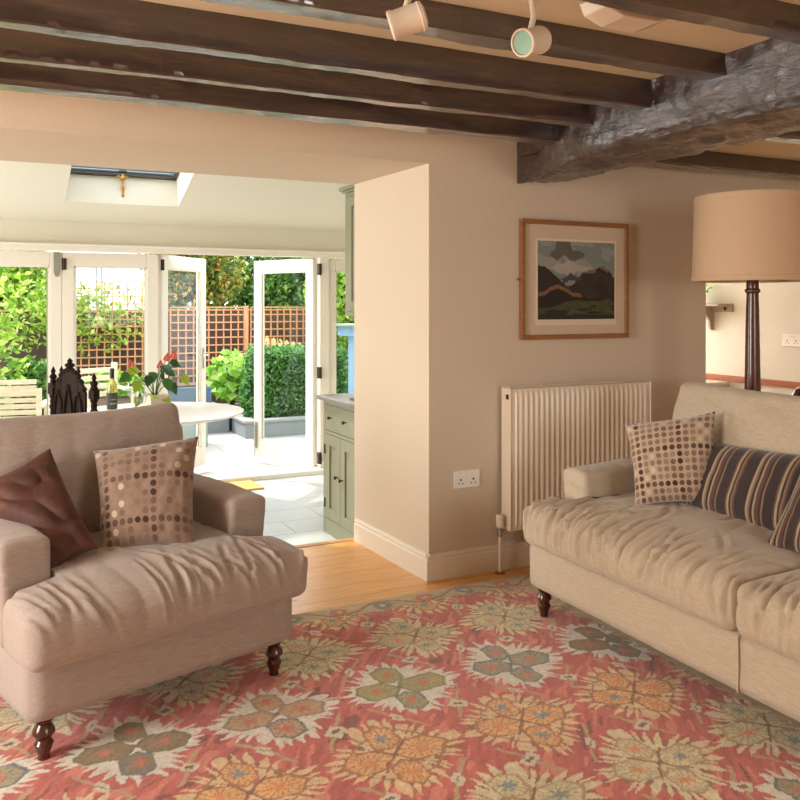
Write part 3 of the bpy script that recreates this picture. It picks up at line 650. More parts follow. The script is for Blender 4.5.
    for i in range(ncush):
        cxm = (-h+.14+bw*(i+.5) if ncush > 1 else 0)+bkx; hx = bw/2-.003; hz = (backz-.45)/2
        def wk(p, i=i, hx=hx, hz=hz):
            q = p.copy(); u = p.x/hx; w_ = p.z/hz
            q.y -= .030*(1-u*u)*(1-w_*w_)*(1 if p.y < 0 else .2)
            if i == 0: q.z += endrise*ss(.5, -1, u)*ss(-.5, 1, w_)
            q.x += .035*u*abs(u)**5*(-ss(-1, .3, w_)*0+ss(.2, -.8, w_))
            q.z += .012*math.cos(u*2.4+seed+i)*ss(-.2, 1, w_)
            cr = ridge(Vector((p.x*7+seed, p.z*5, i*2.2)))*.012+ridge(Vector((p.x*3+p.z*7, p.z*2, seed+i*4)))*.014
            if p.y < .04: q.y += cr*bkwr
            q.y += .012*mn.noise(Vector((p.x*3, p.z*4, seed)))
            return q
        softbox(int(bw/.012), 10, 40, hx, .080, hz, .045, wk, 'back_cushion', mat, e, (cxm, D-.235, .455+hz), (bktilt, 0, 0))
    for x in (-h+.07, h-.07):
        for y in (.045, D-.08): taper_leg(e, x, y, legh, M_leg, fz=.0115 if ncush == 1 or y < .1 else 0)
    return e
CA = math.radians(17)
ch = sofa('armchair', (.564, 2.728, 0), CA, .945, .90, 1, 'wide taupe linen armchair with turned wooden legs, beside the kitchen opening', 'armchair', M_linen, zc=.478, seed=2.3, backz=.925, wr=1.1, bkwr=.25, endrise=-.02, bkw=.79, bkx=-.02, ncr=26, slant=.12)
so = sofa('sofa', (2.085, 1.86, 0), -PI/2, 2.26, .95, 2, 'long oatmeal linen sofa with rumpled seat cushions in front of the radiator', 'sofa', M_linen2, zc=.492, seed=5.1, backz=.955, wr=1.5, endrise=.035, ncr=80, slant=.06)

def pillow(name, corners, thick, mat, label, n=40, pinch=.045, seed=0, wrk=.004, wscale=6, cat='cushion', group=None, hang=0, ears=0.0):
    """square cushion through four corners (top left, top right, bottom right, bottom left, seen from the front)"""
    tl, tr, br, bl = [Vector(c) for c in corners]; V = []; UV = []; F = []
    nrm = (bl-tl).cross(tr-tl).normalized()
    if nrm.dot(EYE-tl) < 0: nrm = -nrm
    for side in (1, -1):
        for i in range(n+1):
            for j in range(n+1):
                u = i/n*2-1; v = j/n*2-1
                pu = u*(1-pinch*(1-u*u)*0-pinch*(1-v*v)*abs(u)**3*1.6); pv = v*(1-pinch*(1-u*u)*abs(v)**3*1.6)
                a = (pu+1)/2; b = (pv+1)/2
                p = tl.lerp(tr, a).lerp(bl.lerp(br, a), b)
                prof = max(0, (1-abs(u)**2.6)*(1-abs(v)**2.6))**.55
                w = mn.noise(Vector((u*wscale*.4+seed, v*wscale*.4, side)))*wrk*1.6-ridge(Vector((u*wscale*.5+v*1.1+seed, v*wscale*.28-u*.8, seed)))*wrk*2.2
                edge = max(abs(u), abs(v)); 
                d = (thick/2)*prof*(1+.12*v*hang)+w*prof**.5
                if edge > .999: d = .002
                d += .006*math.sin(u*3+seed)*(1-prof)*side
                V.append(p+nrm*side*d)
                UV.append((i/n, 1-j/n))
    m = (n+1)**2
    for s_ in range(2):
        for i in range(n):
            for j in range(n):
                a = s_*m+i*(n+1)+j; F.append((a, a+1, a+n+2, a+n+1))
    rim = [i*(n+1) for i in range(n+1)]+[n*(n+1)+j for j in range(1, n+1)]+[i*(n+1)+n for i in range(n-1, -1, -1)]+[j for j in range(n-1, 0, -1)]
    for q in range(len(rim)): a, b = rim[q], rim[(q+1) % len(rim)]; F.append((a, b, b+m, a+m))
    me = bpy.data.meshes.new(name); me.from_pydata([tuple(v) for v in V], [], F)
    o = fin(name, me, mat, None, 'all'); uv = me.uv_layers.new(name='UVMap')
    li = np.empty(len(me.loops), np.int32); me.loops.foreach_get('vertex_index', li); uv.data.foreach_set('uv', np.array(UV)[li].ravel())
    recentre(o); return tag(o, label, cat, group)
def dots_mat(name, base, N=12.5):
    n = NT(name); uv = n.coord('UV', (N, N, 1)); sx = n.new('SeparateXYZ', Vector=uv); X, Y = sx.outputs[0], sx.outputs[1]
    fx = n.math('SUBTRACT', n.math('FRACT', X), .5); fy = n.math('SUBTRACT', n.math('FRACT', Y), .5)
    r = n.math('SQRT', n.math('ADD', n.math('MULTIPLY', fx, fx), n.math('MULTIPLY', fy, fy)))
    disc = n.math('LESS_THAN', r, .38)
    ix, iy = n.math('FLOOR', X), n.math('FLOOR', Y)
    cell = n.new('CombineXYZ', X=ix, Y=iy); rn = n.new('TexWhiteNoise', Vector=cell.outputs[0])
    mx = n.math('MODULO', ix, 6.); my = n.math('MODULO', iy, 5.)
    dark = n.math('MAXIMUM', n.math('LESS_THAN', n.math('ABSOLUTE', n.math('SUBTRACT', mx, 1.)), .5), n.math('LESS_THAN', n.math('ABSOLUTE', n.math('SUBTRACT', my, 2.)), .5))
    cdark = n.ramp(rn.outputs[0], [(0, srgb(70, 48, 40)), (.5, srgb(96, 70, 58)), (1, srgb(124, 96, 80))])
    cmid = n.ramp(rn.outputs[0], [(0, srgb(122, 98, 84)), (.3, srgb(138, 112, 96)), (.6, srgb(150, 126, 108)), (.9, srgb(196, 176, 152))], 'CONSTANT')
    c = n.mix(dark, cmid, cdark); nz = n.noise(n.coord(), 60, 3)
    b = n.mix(nz, tuple(x*.85 for x in base), base); col = n.mix(disc, b, c)
    n.set(Base__Color=col, Roughness=.95, Sheen__Weight=.5); n.p.inputs['Specular IOR Level'].default_value = .1
    n.bump(n.math('ADD', nz, n.math('MULTIPLY', disc, .4)), .5, .004); return n.m
def stripe_mat(name, N=3.2, off=0):
    n = NT(name); uv = n.coord('UV', (N, 1, 1)); sx = n.new('SeparateXYZ', Vector=uv)
    f = n.math('FRACT', n.math('ADD', sx.outputs[0], off)); D_, P_, T_, L_ = srgb(62, 50, 50), srgb(106, 74, 66), srgb(146, 116, 88), srgb(184, 162, 132)
    col = n.ramp(f, [(0, D_), (.22, L_), (.27, T_), (.31, D_), (.36, L_), (.40, P_), (.48, D_), (.52, T_), (.56, D_), (.76, P_), (.80, L_), (.85, D_), (.89, T_), (.93, P_), (.97, D_)], 'CONSTANT')
    nz = n.noise(n.coord(), 160, 2); n.set(Base__Color=n.mix(n.math('MULTIPLY', nz, .5), col, (.05, .04, .035)), Roughness=.95, Sheen__Weight=.3)
    n.p.inputs['Specular IOR Level'].default_value = .15; n.bump(nz, .5, .003); return n.m
def velvet():
    n = NT('brown_velvet'); nz = n.noise(n.coord(), 9, 4, .6, .8)
    n.set(Base__Color=n.ramp(nz, [(.35, srgb(62, 34, 26)), (.6, srgb(88, 50, 38)), (.75, srgb(112, 68, 52))]), Roughness=.7, Sheen__Weight=.45, Sheen__Roughness=.35)
    n.p.inputs['Sheen Tint'].default_value = (*srgb(210, 160, 130), 1); n.bump(n.noise(n.coord(), 5, 5, .6, 1.), .5, .02); return n.m
def P(x, y, t):
    """point of the place seen at pixel x, y of the photograph, t metres in front of the photographer"""
    F_ = Vector((math.sin(YAW), math.cos(YAW), 0)); R_ = Vector((math.cos(YAW), -math.sin(YAW), 0))
    return EYE+(R_*((x-400)/845)+F_+Vector((0, 0, (303-y)/845)))*t
pillow('cushion', [P(93, 450, 3.06), P(198, 436, 3.12), P(194, 546, 2.92), P(99, 552, 2.84)], .15, dots_mat('dotted_wool', srgb(150, 126, 108)), 'square dotted cushion standing on the taupe armchair', seed=1)
pillow('cushion', [P(50, 449, 2.98), P(98, 549, 2.78), P(52, 573, 2.66), P(-32, 490, 2.80)], .15, velvet(), 'crumpled dark brown velvet cushion tipped against the armchair arm', seed=4, wrk=.0085, wscale=3.2, n=70)
pillow('cushion', [P(625, 424, 3.58), P(715, 411, 3.46), P(719, 504, 3.36), P(635, 506, 3.42)], .14, dots_mat('pale_dotted_wool', srgb(190, 166, 140)), 'square dotted cushion leaning in the far corner of the sofa', seed=2)
pillow('cushion', [(2.71, 2.70, .745), (2.69, 1.95, .785), (2.54, 1.93, .505), (2.58, 2.72, .50)], .12, stripe_mat('striped_wool', 3.6), 'long dark striped cushion along the sofa back', seed=3, pinch=.02, wrk=.002)
pillow('cushion', [(2.60, 2.02, .80), (2.66, 1.62, .82), (2.40, 1.60, .50), (2.43, 2.05, .495)], .13, stripe_mat('striped_wool_light', 2.4, .15), 'striped cushion at the right edge of the photo, in front of the long striped one', seed=6)

# ---------------------------------------------------------------- floor lamp
lx, ly = 3.30, 2.86
e = empty('floor_lamp', (lx, ly, 0), 0, 'tall floor lamp with turned mahogany pole and wide fabric drum shade behind the sofa', 'lamp')
MB().lathe([(.15, 0), (.155, .015), (.14, .035), (.06, .05), (.045, .08)], 40).build('base', M_lampwood, e, smooth=True)
b = MB(); prof = [(.045, .07), (.05, .10), (.038, .12), (.042, .3), (.040, .6), (.036, .95), (.030, 1.30), (.027, 1.375), (.035, 1.382), (.036, 1.392), (.028, 1.40), (.028, 1.43), (.027, 1.436), (.037, 1.444), (.039, 1.456), (.032, 1.464), (.026, 1.474), (.02, 1.47), (.012, 1.5)]
b.lathe(prof, 32); b.build('pole', M_lampwood, e, smooth=True)
def shademat():
    n = NT('linen_shade'); a = n.noise(n.coord(scale=(1, 1, 14)), 60, 2); c = n.noise(n.coord(scale=(14, 14, 1)), 60, 2)
    n.set(Base__Color=n.mix(n.math('MULTIPLY', n.math('ADD', a, c), .5), srgb(196, 163, 131), srgb(213, 183, 149)), Roughness=.9); n.p.inputs['Specular IOR Level'].default_value = .15
    n.bump(n.math('ADD', a, c), .2, .002); return n.m
b = MB(); b.lathe([(.266, 1.435), (.258, 1.835), (.254, 1.835), (.264, 1.435)], 72); sh = MB(); N_ = 72
prof = [(.272, 1.432), (.2755, 1.434), (.2635, 1.838), (.260, 1.838), (.272, 1.432)]
v = []; f = []
for r_, z in prof[:4]:
    for k in range(N_): a = 2*PI*k/N_; v.append((r_*math.cos(a), r_*math.sin(a), z))
for j in range(4):
    for k in range(N_): f.append((j*N_+k, j*N_+(k+1) % N_, ((j+1) % 4)*N_+(k+1) % N_, ((j+1) % 4)*N_+k))
sh.add(v, f); s_ = sh.build('lamp_shade', shademat(), e, smooth=True)
for z, r_ in ((1.446, .2763), (1.822, .2648)):
    b = MB(); v = []; f = []
    for q, (dr, dz) in enumerate(((0, -.012), (.0016, -.010), (.0016, .010), (0, .012))):
        for k in range(N_): a = 2*PI*k/N_; v.append(((r_+dr)*math.cos(a), (r_+dr)*math.sin(a), z+dz))
    for j in range(3):
        for k in range(N_): f.append((j*N_+k, j*N_+(k+1) % N_, (j+1)*N_+(k+1) % N_, (j+1)*N_+k))
    b.add(v, f); b.build('trim_band', shademat(), s_, smooth=True)
b = MB()
for k in range(3): a = k*2*PI/3; b.tube([(0, 0, 1.80), (.262*math.cos(a), .262*math.sin(a), 1.80)], .003)
b.tube([(0, 0, 1.5), (0, 0, 1.8)], .005); b.build('shade_carrier', M_brass, e, smooth=True)
MB().lathe([(.012, 1.5), (.016, 1.53), (.03, 1.57), (.032, 1.60), (.02, 1.63), (.002, 1.64)], 20).build('bulb', plain('opal_glass', srgb(240, 236, 228), .3), e, smooth=True)
# ---------------------------------------------------------------- rug
def attr_color(me, name, rgb):
    ca = me.color_attributes.new(name, 'FLOAT_COLOR', 'POINT'); a = np.ones((len(me.vertices), 4), np.float32); a[:, :3] = rgb; ca.data.foreach_set('color', a.ravel())
def lin(c): c = np.asarray(c, float)/255; return np.where(c <= .04045, c/12.92, ((c+.055)/1.055)**2.4)
def hashn(ix, iy, s=0):
    return np.mod(np.sin(ix*127.1+iy*311.7+s*74.7)*43758.5453, 1.0)
def vnoise(x, y, s=0):
    ix, iy = np.floor(x), np.floor(y); fx, fy = x-ix, y-iy; fx = fx*fx*(3-2*fx); fy = fy*fy*(3-2*fy)
    return (hashn(ix, iy, s)*(1-fx)+hashn(ix+1, iy, s)*fx)*(1-fy)+(hashn(ix, iy+1, s)*(1-fx)+hashn(ix+1, iy+1, s)*fx)*fy
def rug_colors(X, Y, RX, RY):
    """X, Y in room metres; motifs on a diamond lattice, zig-zag edged"""
    C = np.empty(X.shape+(3,)); x = X+.014*(vnoise(X*22, Y*22, 1)-.5)+.03*(vnoise(X*4, Y*4, 51)-.5)+.006*(vnoise(X*75, Y*75, 53)-.5); y = Y+.014*(vnoise(X*22, Y*22, 2)-.5)+.03*(vnoise(X*4, Y*4, 52)-.5)
    red = lin((208, 100, 88)); red2 = lin((172, 68, 62)); pink = lin((216, 124, 104)); cream = lin((214, 204, 180)); beige = lin((206, 180, 136)); tan = lin((186, 156, 112)); brown = lin((124, 84, 60))
    st = vnoise((x*.6+y*.8)*16, (y*.6-x*.8)*70, 3)[..., None]; C[:] = red*(1-st)+red2*st
    st2 = vnoise((x*.6+y*.8)*12, (y*.6-x*.8)*55, 4)[..., None]; C = np.where(st2 > .72, pink, C)
    C = np.where(((st2 < .2) & (vnoise(x*9, y*9, 5)[..., None] > .55)), lin((132, 56, 48)), C)
    dy = .38; dx = .445; j = np.round((2.98-y)/dy).astype(int)
    best = np.full(X.shape, 1e9); info = {}
    bx = np.zeros(X.shape); by = np.zeros(X.shape); bj = np.zeros(X.shape, int); bk = np.zeros(X.shape, int)
    for dj in (-1, 0, 1):
        jj = j+dj; off = np.where(np.mod(jj, 2) == 0, .645, .41); k = np.round((x-off)/dx)
        lx_ = x-off-k*dx; ly_ = y-(2.98-jj*dy); d = np.abs(lx_)/.215+np.abs(ly_)/.205
        m = d < best; best = np.where(m, d, best); bx = np.where(m, lx_, bx); by = np.where(m, ly_, by); bj = np.where(m, jj, bj); bk = np.where(m, k, bk)
    kind = np.mod(bj, 3)            # 0 beige, 1 white-edged, 2 orange
    kr = hashn(bk, bj, 9)
    # diamond chain between the motifs
    ch = np.abs(best-1.0) < .0
    e1 = np.abs(np.abs(bx)-.1125); e2 = np.abs(np.abs(by)-.19)
    dd = np.abs(np.abs(bx)-.112)/.03+np.abs(np.abs(by)-.190)/.035
    C = np.where((dd < 1)[..., None], np.where((dd < .38)[..., None], brown, cream), C)
    ln = (np.abs(np.abs(bx)/.225+np.abs(by)/.38-1.0) < .035) & (np.abs(by) > .10)
    C = np.where((ln & (dd >= 1))[..., None], tan, C)
    # jagged halo: radius modulated by spikes
    ang = np.arctan2(by/.19, bx/.215); rad = np.sqrt((bx/.213)**2+(by/.205)**2)
    four = .84+.10*np.cos(4*ang)
    saw = np.abs(np.mod(ang*28/(2*PI)+.9*vnoise(bk*3+ang*5, bj*3, 7), 1)-.5)*2*(.75+.5*vnoise(ang*6+bk*9, bj*5, 8))
    halo = rad < four-.01+.26*(saw-.5)
    halo_c = np.where((kind == 1)[..., None], lin((222, 216, 200)), np.where((kind == 2)[..., None], lin((226, 196, 148)), lin((222, 206, 166))))
    hv = vnoise(x*60, y*60, 11)[..., None]; halo_c = halo_c*(.88+.2*hv)
    edge = halo & (rad > four-.17+.20*(saw-.5)) & (kind != 1) & (saw < .35)
    C = np.where(halo[..., None], halo_c, C); C = np.where(edge[..., None], brown*1.3, C)
    tick = halo & (kind == 2) & (np.abs(rad-.62) < .02); C = np.where(tick[..., None], lin((176, 120, 72)), C)
    # four petals
    def petal(ux, uy, L_, W_):      # ux along the petal
        a = np.abs(ux)/L_; b = np.abs(uy)/W_; return np.maximum(b, a*.78+b*.42)
    pal_w = [((112, 104, 60), (146, 118, 72)), ((150, 128, 96), (206, 160, 112)), ((120, 130, 74), (176, 160, 96)), ((92, 108, 114), (170, 158, 120))]
    for q, (cxp, cyp, L_, W_, vert) in enumerate(((.083, 0, .068, .058, 0), (-.083, 0, .068, .058, 0), (0, .102, .055, .046, 1), (0, -.102, .055, .046, 1))):
        ux, uy = (bx-cxp, by-cyp) if not vert else (by-cyp, bx-cxp)
        p = petal(ux, uy, L_, W_); ins = p < 1; rim = ins & (p > .84); cr_ = np.hypot(ux, uy); an = np.arctan2(uy, ux)
        pw = np.zeros(X.shape+(3,)); pr = np.zeros(X.shape+(3,))
        which = np.mod(bk*1+ (2 if q == 3 else 0)*0, 4).astype(int)
        for t_ in range(4):
            m = (which == t_)[..., None]; pw = np.where(m, lin(pal_w[t_][1]), pw); pr = np.where(m, lin(pal_w[t_][0]), pr)
        if q == 3: pr = lin((96, 112, 118))*np.ones_like(pw); 
        body = np.where((kind == 1)[..., None], pw*.9, np.where((kind == 2)[..., None], lin((226, 174, 112)), lin((208, 198, 158))))
        rimc = np.where((kind == 1)[..., None], pr, np.where((kind == 2)[..., None], lin((176, 110, 66)), lin((176, 150, 104))))
        m2 = (hashn(bk+q*3, bj, 21) > .5)
        corec = np.where((kind == 1)[..., None], lin((198, 104, 76)), np.where(m2[..., None], lin((128, 142, 138)), lin((220, 140, 84))))
        body = body*(.85+.3*vnoise(x*45, y*45, 12+q)[..., None])
        C = np.where(ins[..., None], body, C); C = np.where(rim[..., None], rimc, C)
        star = cr_ < .014+.012*(np.cos(an*6) > .2); C = np.where((ins & star)[..., None], corec, C)
        ray_ = ins & (p < .8) & (np.mod(an*8/PI, 1) < .22) & (cr_ > .02); C = np.where(ray_[..., None], rimc*1.05, C)
    gap = (np.abs(np.abs(bx)-np.abs(by)*.9) < .004) & (rad < .45) & (kind != 1); C = np.where(gap[..., None], brown, C)
    star_ = (np.abs(bx)+np.abs(by)) < .012; C = np.where(star_[..., None], brown, C)
    # border
    bd = np.minimum(np.minimum(RX[1]-x, x-RX[0]), np.minimum(RY[1]-y, y-RY[0])); inb = np.minimum(bd, RX[1]-x-.06) < .125+.012*np.sign(np.sin((x+y)*90))
    along = np.where(np.minimum(RX[1]-x, x-RX[0]) < np.minimum(RY[1]-y, y-RY[0]), y, x)
    bc = lin((190, 168, 122))*np.ones_like(C)*(.82+.3*vnoise(x*30, y*30, 31)[..., None]); u = np.mod(along, .21)/.21-.5; w_ = (bd-.068)/.05
    fl = np.hypot(u*.21/.05, w_)
    bc = np.where((fl < .85)[..., None], np.where((hashn(np.floor(along/.21), 1, 2) > .5)[..., None], lin((118, 122, 106)), lin((192, 104, 80))), bc); bc = np.where((fl < .3)[..., None], lin((212, 186, 134)), bc)
    vine = np.abs(w_-.9*np.sin(along*2*PI/.42)) < .16; bc = np.where((vine & (fl > .85))[..., None], lin((140, 92, 64)), bc)
    bc = np.where(((np.abs(bd-.128) < .006))[..., None], lin((150, 120, 84)), bc)
    C = np.where(inb[..., None], bc, C)
    sp = vnoise(X*170, Y*170, 41)[..., None]; lo = vnoise(X*5, Y*5, 43)[..., None]
    return np.clip(C*(.86+.34*sp)*(.94+.12*lo), 0, 1)
RX, RY = (-.85, 2.45), (.7, 3.41); st = .0052
gx = np.arange(RX[0], RX[1]+st/2, st); gy = np.arange(RY[0], RY[1]+st/2, st); GX, GY = np.meshgrid(gx, gy, indexing='ij')
rc = rug_colors(GX, GY, RX, RY); GZ = .011+.0022*(vnoise(GX*90, GY*90, 5)-.5)+.002*(vnoise(GX*6, GY*6, 6)-.5)
edge_ = np.minimum(np.minimum(GX-RX[0], RX[1]-GX), np.minimum(GY-RY[0], RY[1]-GY)); GZ = np.where(edge_ < .001, .001, GZ)
v = np.stack([GX-.8, GY-2.05, GZ], -1).reshape(-1, 3)
me = npmesh('rug', v, grid_faces(len(gx), len(gy))); attr_color(me, 'pattern', rc.reshape(-1, 3))
n = NT('rug_wool'); at = n.new('Attribute', _attribute_name='pattern'); nz = n.noise(n.coord(), 240, 2)
n.set(Base__Color=n.mix(n.math('MULTIPLY', nz, .35), at.outputs['Color'], n.mix(.5, (.5, .4, .3), (.2, .15, .1)), 'MIX'), Roughness=1., Sheen__Weight=.3); n.p.inputs['Specular IOR Level'].default_value = .05; n.bump(nz, .6, .004)
rug = fin('rug', me, n.m, None, 'all', loc=(.8, 2.05, 0), recalc=False); tag(rug, 'large red and cream tufted rug with rows of four-petal medallions on the pine floor', 'rug')

# ---------------------------------------------------------------- picture on the wall
def on_wall(x, z, w_=0): return (x, 3.57-w_, z)
pc = Vector((2.797, 3.57, 1.45)); PW, PH = .350, .307
e = empty('framed_picture', pc, 0, 'framed mountain landscape print with wide cream mount on the wall above the radiator', 'picture'); M_oak = wood('picture_oak', srgb(134, 88, 50), srgb(164, 112, 66), 0, 6, .4)
b = MB()
fr_ = .024
b.box(-PW, PW, -.028, -.006, PH-fr_, PH); b.box(-PW, PW, -.028, -.006, -PH, -PH+fr_); b.box(-PW, -PW+fr_, -.028, -.006, -PH+fr_, PH-fr_); b.box(PW-fr_, PW, -.028, -.006, -PH+fr_, PH-fr_); b.build('frame', M_oak, e, bevel=.003)
MB().box(-PW+.01, PW-.01, -.016, -.004, -PH+.01, PH-.01).build('mount', plain('cream_card', srgb(206, 186, 162), .9, vary=.02), e)
AX0, AX1, AZ0, AZ1 = -.245, .255, -.205, .20
MB().box(AX0-.012, AX1+.012, -.0175, -.015, AZ0-.03, AZ1+.012).build('print_margin', plain('print_paper', srgb(222, 206, 180), .9, vary=.01), e)
na, nb = 200, 164; ax = np.linspace(0, 1, na); az = np.linspace(0, 1, nb); AX, AZ = np.meshgrid(ax, az, indexing='ij')
C = np.empty(AX.shape+(3,)); cl_ = vnoise(AX*5+AZ*3, AZ*7, 1)*.6+vnoise(AX*13, AZ*16+AX*6, 2)*.4
C[:] = lin((122, 132, 130)); C = np.where((cl_ > .52)[..., None], lin((146, 146, 138)), C); C = np.where(((np.abs(AX-.36+.12*(vnoise(AX*7, AZ*9, 71)-.5)) < .10+.14*vnoise(AX*0, AZ*11, 72)) & (AZ > .72+.12*vnoise(AX*9, AZ*3, 5)) )[..., None], lin((98, 92, 84)), C)
wh = (np.abs(AX-.42)*.8+np.abs(AZ-.66)*1.8+.16*vnoise(AX*12, AZ*14, 6)) < .27; C = np.where(wh[..., None], lin((166, 160, 148)), C)
far = .50+.07*np.exp(-((AX-.42)/.09)**2)+.03*vnoise(AX*24, AX*0, 7); C = np.where(((AZ < far) & (AX > .2) & (AX < .6))[..., None], lin((66, 68, 74)), C)
sn = (AZ < .50) & (AZ > .43) & (AX > .22) & (AX < .52) & (vnoise(AX*22, AZ*22, 8) > .45); C = np.where(sn[..., None], lin((130, 132, 134)), C)
lm = .66-.9*np.maximum(AX-.08, 0)+.03*vnoise(AX*20, AZ*0, 9); C = np.where((AZ < lm)[..., None], lin((50, 40, 34)), C)
rm = .40+.26*np.exp(-((AX-.84)/.17)**2)+.16*np.exp(-((AX-.6)/.13)**2)+.035*vnoise(AX*26, AZ*0, 10); rmm = (AZ < rm) & (AX > .40); C = np.where(rmm[..., None], lin((52, 42, 36))*(.7+.7*vnoise(AX*16, AZ*20, 11))[..., None], C)
C = np.where((rmm & (AZ > rm-.045) & (vnoise(AX*14, AZ*14, 12) > .5))[..., None], lin((120, 98, 66)), C)
fg = .27+.12*np.exp(-((AX-.25)/.14)**2)+.02*vnoise(AX*20, AX*0, 13); band = (AZ < fg+.05) & (AX < .55); C = np.where(band[..., None], lin((124, 92, 62)), C)
C = np.where(((AZ < fg))[..., None], lin((38, 32, 26)), C); gr = (AZ < .10+.16*vnoise(AX*5, AZ*9, 14)+.10*AX) & (vnoise(AX*7, AZ*24, 73) > .30); C = np.where(gr[..., None], lin((72, 74, 44))*(.7+.6*vnoise(AX*30, AZ*40, 15))[..., None], C)
C = np.where(((AZ < .06) | ((AZ < .14) & (vnoise(AX*6, AZ*20, 16) > .6)))[..., None], lin((44, 42, 28)), C); C *= (.9+.2*vnoise(AX*60, AZ*60, 17))[..., None]
v = np.stack([AX0+AX*(AX1-AX0), np.full(AX.shape, -.0185), AZ0+AZ*(AZ1-AZ0)], -1).reshape(-1, 3); me = npmesh('print', v, grid_faces(na, nb)[:, ::-1]); attr_color(me, 'paint', C.reshape(-1, 3))
n = NT('landscape_print'); at = n.new('Attribute', _attribute_name='paint'); n.set(Base__Color=at.outputs['Color'], Roughness=.75); fin('print', me, n.m, e, recalc=False)
for s_ in (-1, 1): MB().lathe([(.004, 0), (.006, .004), (.006, .012), (.003, .016)], 10, T(s_*(PW+.001), -.012, 0, 0, s_*PI/2)).build('mirror_plate', M_brass, e, smooth=True)

# ---------------------------------------------------------------- radiator
e = empty('radiator', (2.777, 3.57, .21), 0, 'cream double panel radiator with vertical ribs below the framed picture', 'radiator'); hw = .45; RH = .70
prof = []; nr = 26; pitch = (2*hw-.07)/nr
for i in range(nr*6+1):
    x = -hw+.035+i*pitch/6; ph = i % 6; prof.append((x, -.004 if ph in (0, 5) else (-.001 if ph == 1 or ph == 4 else .002)))
def panel(y, name):
    b = MB(); pts = [(-hw, .0), (-hw, -.008), (-hw+.03, -.008)]+[(x, -.008-(.0 if dy_ > 0 else 0)+dy_*1.0-.004) for x, dy_ in prof]+[(hw-.03, -.008), (hw, -.008), (hw, 0)]
    k = len(pts); rows = [(0.0, 0), (.02, 0), (.045, 1), (RH-.045, 1), (RH-.02, 0), (RH, 0)]; v = []
    for z, a in rows:
        for (px, py) in pts: v.append((px, y+(py if a else (py if py in (0, .0) else -.008)), z))
    f = [(j*k+i, j*k+i+1, (j+1)*k+i+1, (j+1)*k+i) for j in range(len(rows)-1) for i in range(k-1)]
    b.add(v, f); b.box(-hw, hw, y-.001, y+.004, 0, RH); return b.build(name, M_rad, e, smooth=True)
panel(-.095, 'front_panel'); panel(-.035, 'rear_panel')
for s_ in (-1, 1): MB().box(s_*hw-.0015, s_*hw+.0015, -.108, -.028, .0, RH-.002).build('side_cover', M_rad, e, bevel=.001)
g = MB()
for i in range(26): x = -hw+.02+i*.0335; g.box(x, x+.028, -.09, -.03, RH-.004, RH+.001)
g.box(-hw, hw, -.103, -.095, RH-.003, RH+.003); g.box(-hw, hw, -.034, -.028, RH-.003, RH+.003); g.build('top_grille', M_rad, e)
MB().box(-hw-.004, -hw-.001, -.092, -.07, RH-.055, RH-.03).build('air_vent', M_darkmetal, e, bevel=.002)
for s_ in (-.3, .3): MB().box(s_-.015, s_+.015, -.03, -.0, .1, .6).build('bracket', M_rad, e)
b = MB(); b.lathe([(.011, 0), (.011, .006), (.014, .006), (.014, .03), (.011, .03), (.011, .05)], 16, T(-hw-.036, -.066, -.03)); b.tube([(-hw-.036, -.066, .01), (-hw-.0, -.066, .01)], .010, 10); b.build('valve_body', M_steel, e, smooth=True)
MB().lathe([(.014, .045), (.019, .05), (.020, .10), (.017, .108), (.006, .11)], 20, T(-hw-.036, -.066, -.03)).build('valve_cap', M_rad, e, smooth=True)
MB().tube([(-hw-.036, -.066, -.01), (-hw-.036, -.066, -.205)], .0085, 12).build('pipe', M_rad, e, smooth=True)
MB().lathe([(.026, 0), (.026, .004), (.012, .010)], 18, T(-hw-.036, -.066, -.21)).build('pipe_collar', wood('pipe_collar', srgb(150, 96, 56), srgb(170, 110, 66)), e, smooth=True)

# ---------------------------------------------------------------- sockets
def socket(loc, rz, label):
    e = empty('wall_socket', loc, rz, label, 'socket', 'double wall sockets'); MB().box(-.073, .073, -.009, 0, -.043, .043).build('plate', M_white, e, bevel=.003)
    for sx in (-1, 1):
        c = sx*.036; h = MB()
        h.box(c-.004, c+.004, -.0098, -.0085, .003-.010, .003+.0); h.box(c-.015, c-.008, -.0098, -.0085, -.022, -.017); h.box(c+.008, c+.015, -.0098, -.0085, -.022, -.017); h.build('pin_hole', M_black, e)
        MB().box(sx*.014-.006, sx*.014+.006, -.013, -.009, .016, .032).build('switch', M_white, e, bevel=.0015)
    return e
socket((2.138, 3.57, .468), 0, 'white double wall socket between the kitchen opening and the radiator')
# ---------------------------------------------------------------- track lights
e = empty('track_light', (1.0, 1.80, FL), 0, 'cream ceiling track with two round spotlights between the oak joists', 'track light')
MB().box(-.9, .45, -.017, .017, -.022, 0).build('track', M_spot, e, bevel=.003)
MB().prism([(.46, -.0), (.48, -.042), (.54, -.062), (.65, -.062), (.71, -.04), (.72, 0)], -.05, .05).build('transformer', M_spot, e, bevel=.006)
def spot(par, x, aim):
    s_ = empty('spot', (x, 0, 0)); s_.parent = par
    b = MB(); b.box(-.022, .022, -.015, .015, -.045, -.02); b.tube([(0, 0, -.045), (0.006, 0, -.085), (-.004, 0, -.12)], .008, 10); b.build('arm', M_spot, s_, smooth=True)
    q = Vector(aim).to_track_quat('Z', 'Y').to_matrix().to_4x4(); M = Matrix.Translation((0, 0, -.15)) @ q
    MB().lathe([(.020, -.045), (.034, -.04), (.036, -.032), (.034, -.03), (.034, .03), (.036, .034), (.036, .042), (.031, .044), (.029, .036)], 28, M).build('head', M_spot, s_, smooth=True)
    MB().lathe([(.001, .0375), (.029, .0385), (.029, .0365)], 24, M).build('lens', plain('lens_glass', srgb(150, 190, 170), .1), s_, smooth=True)
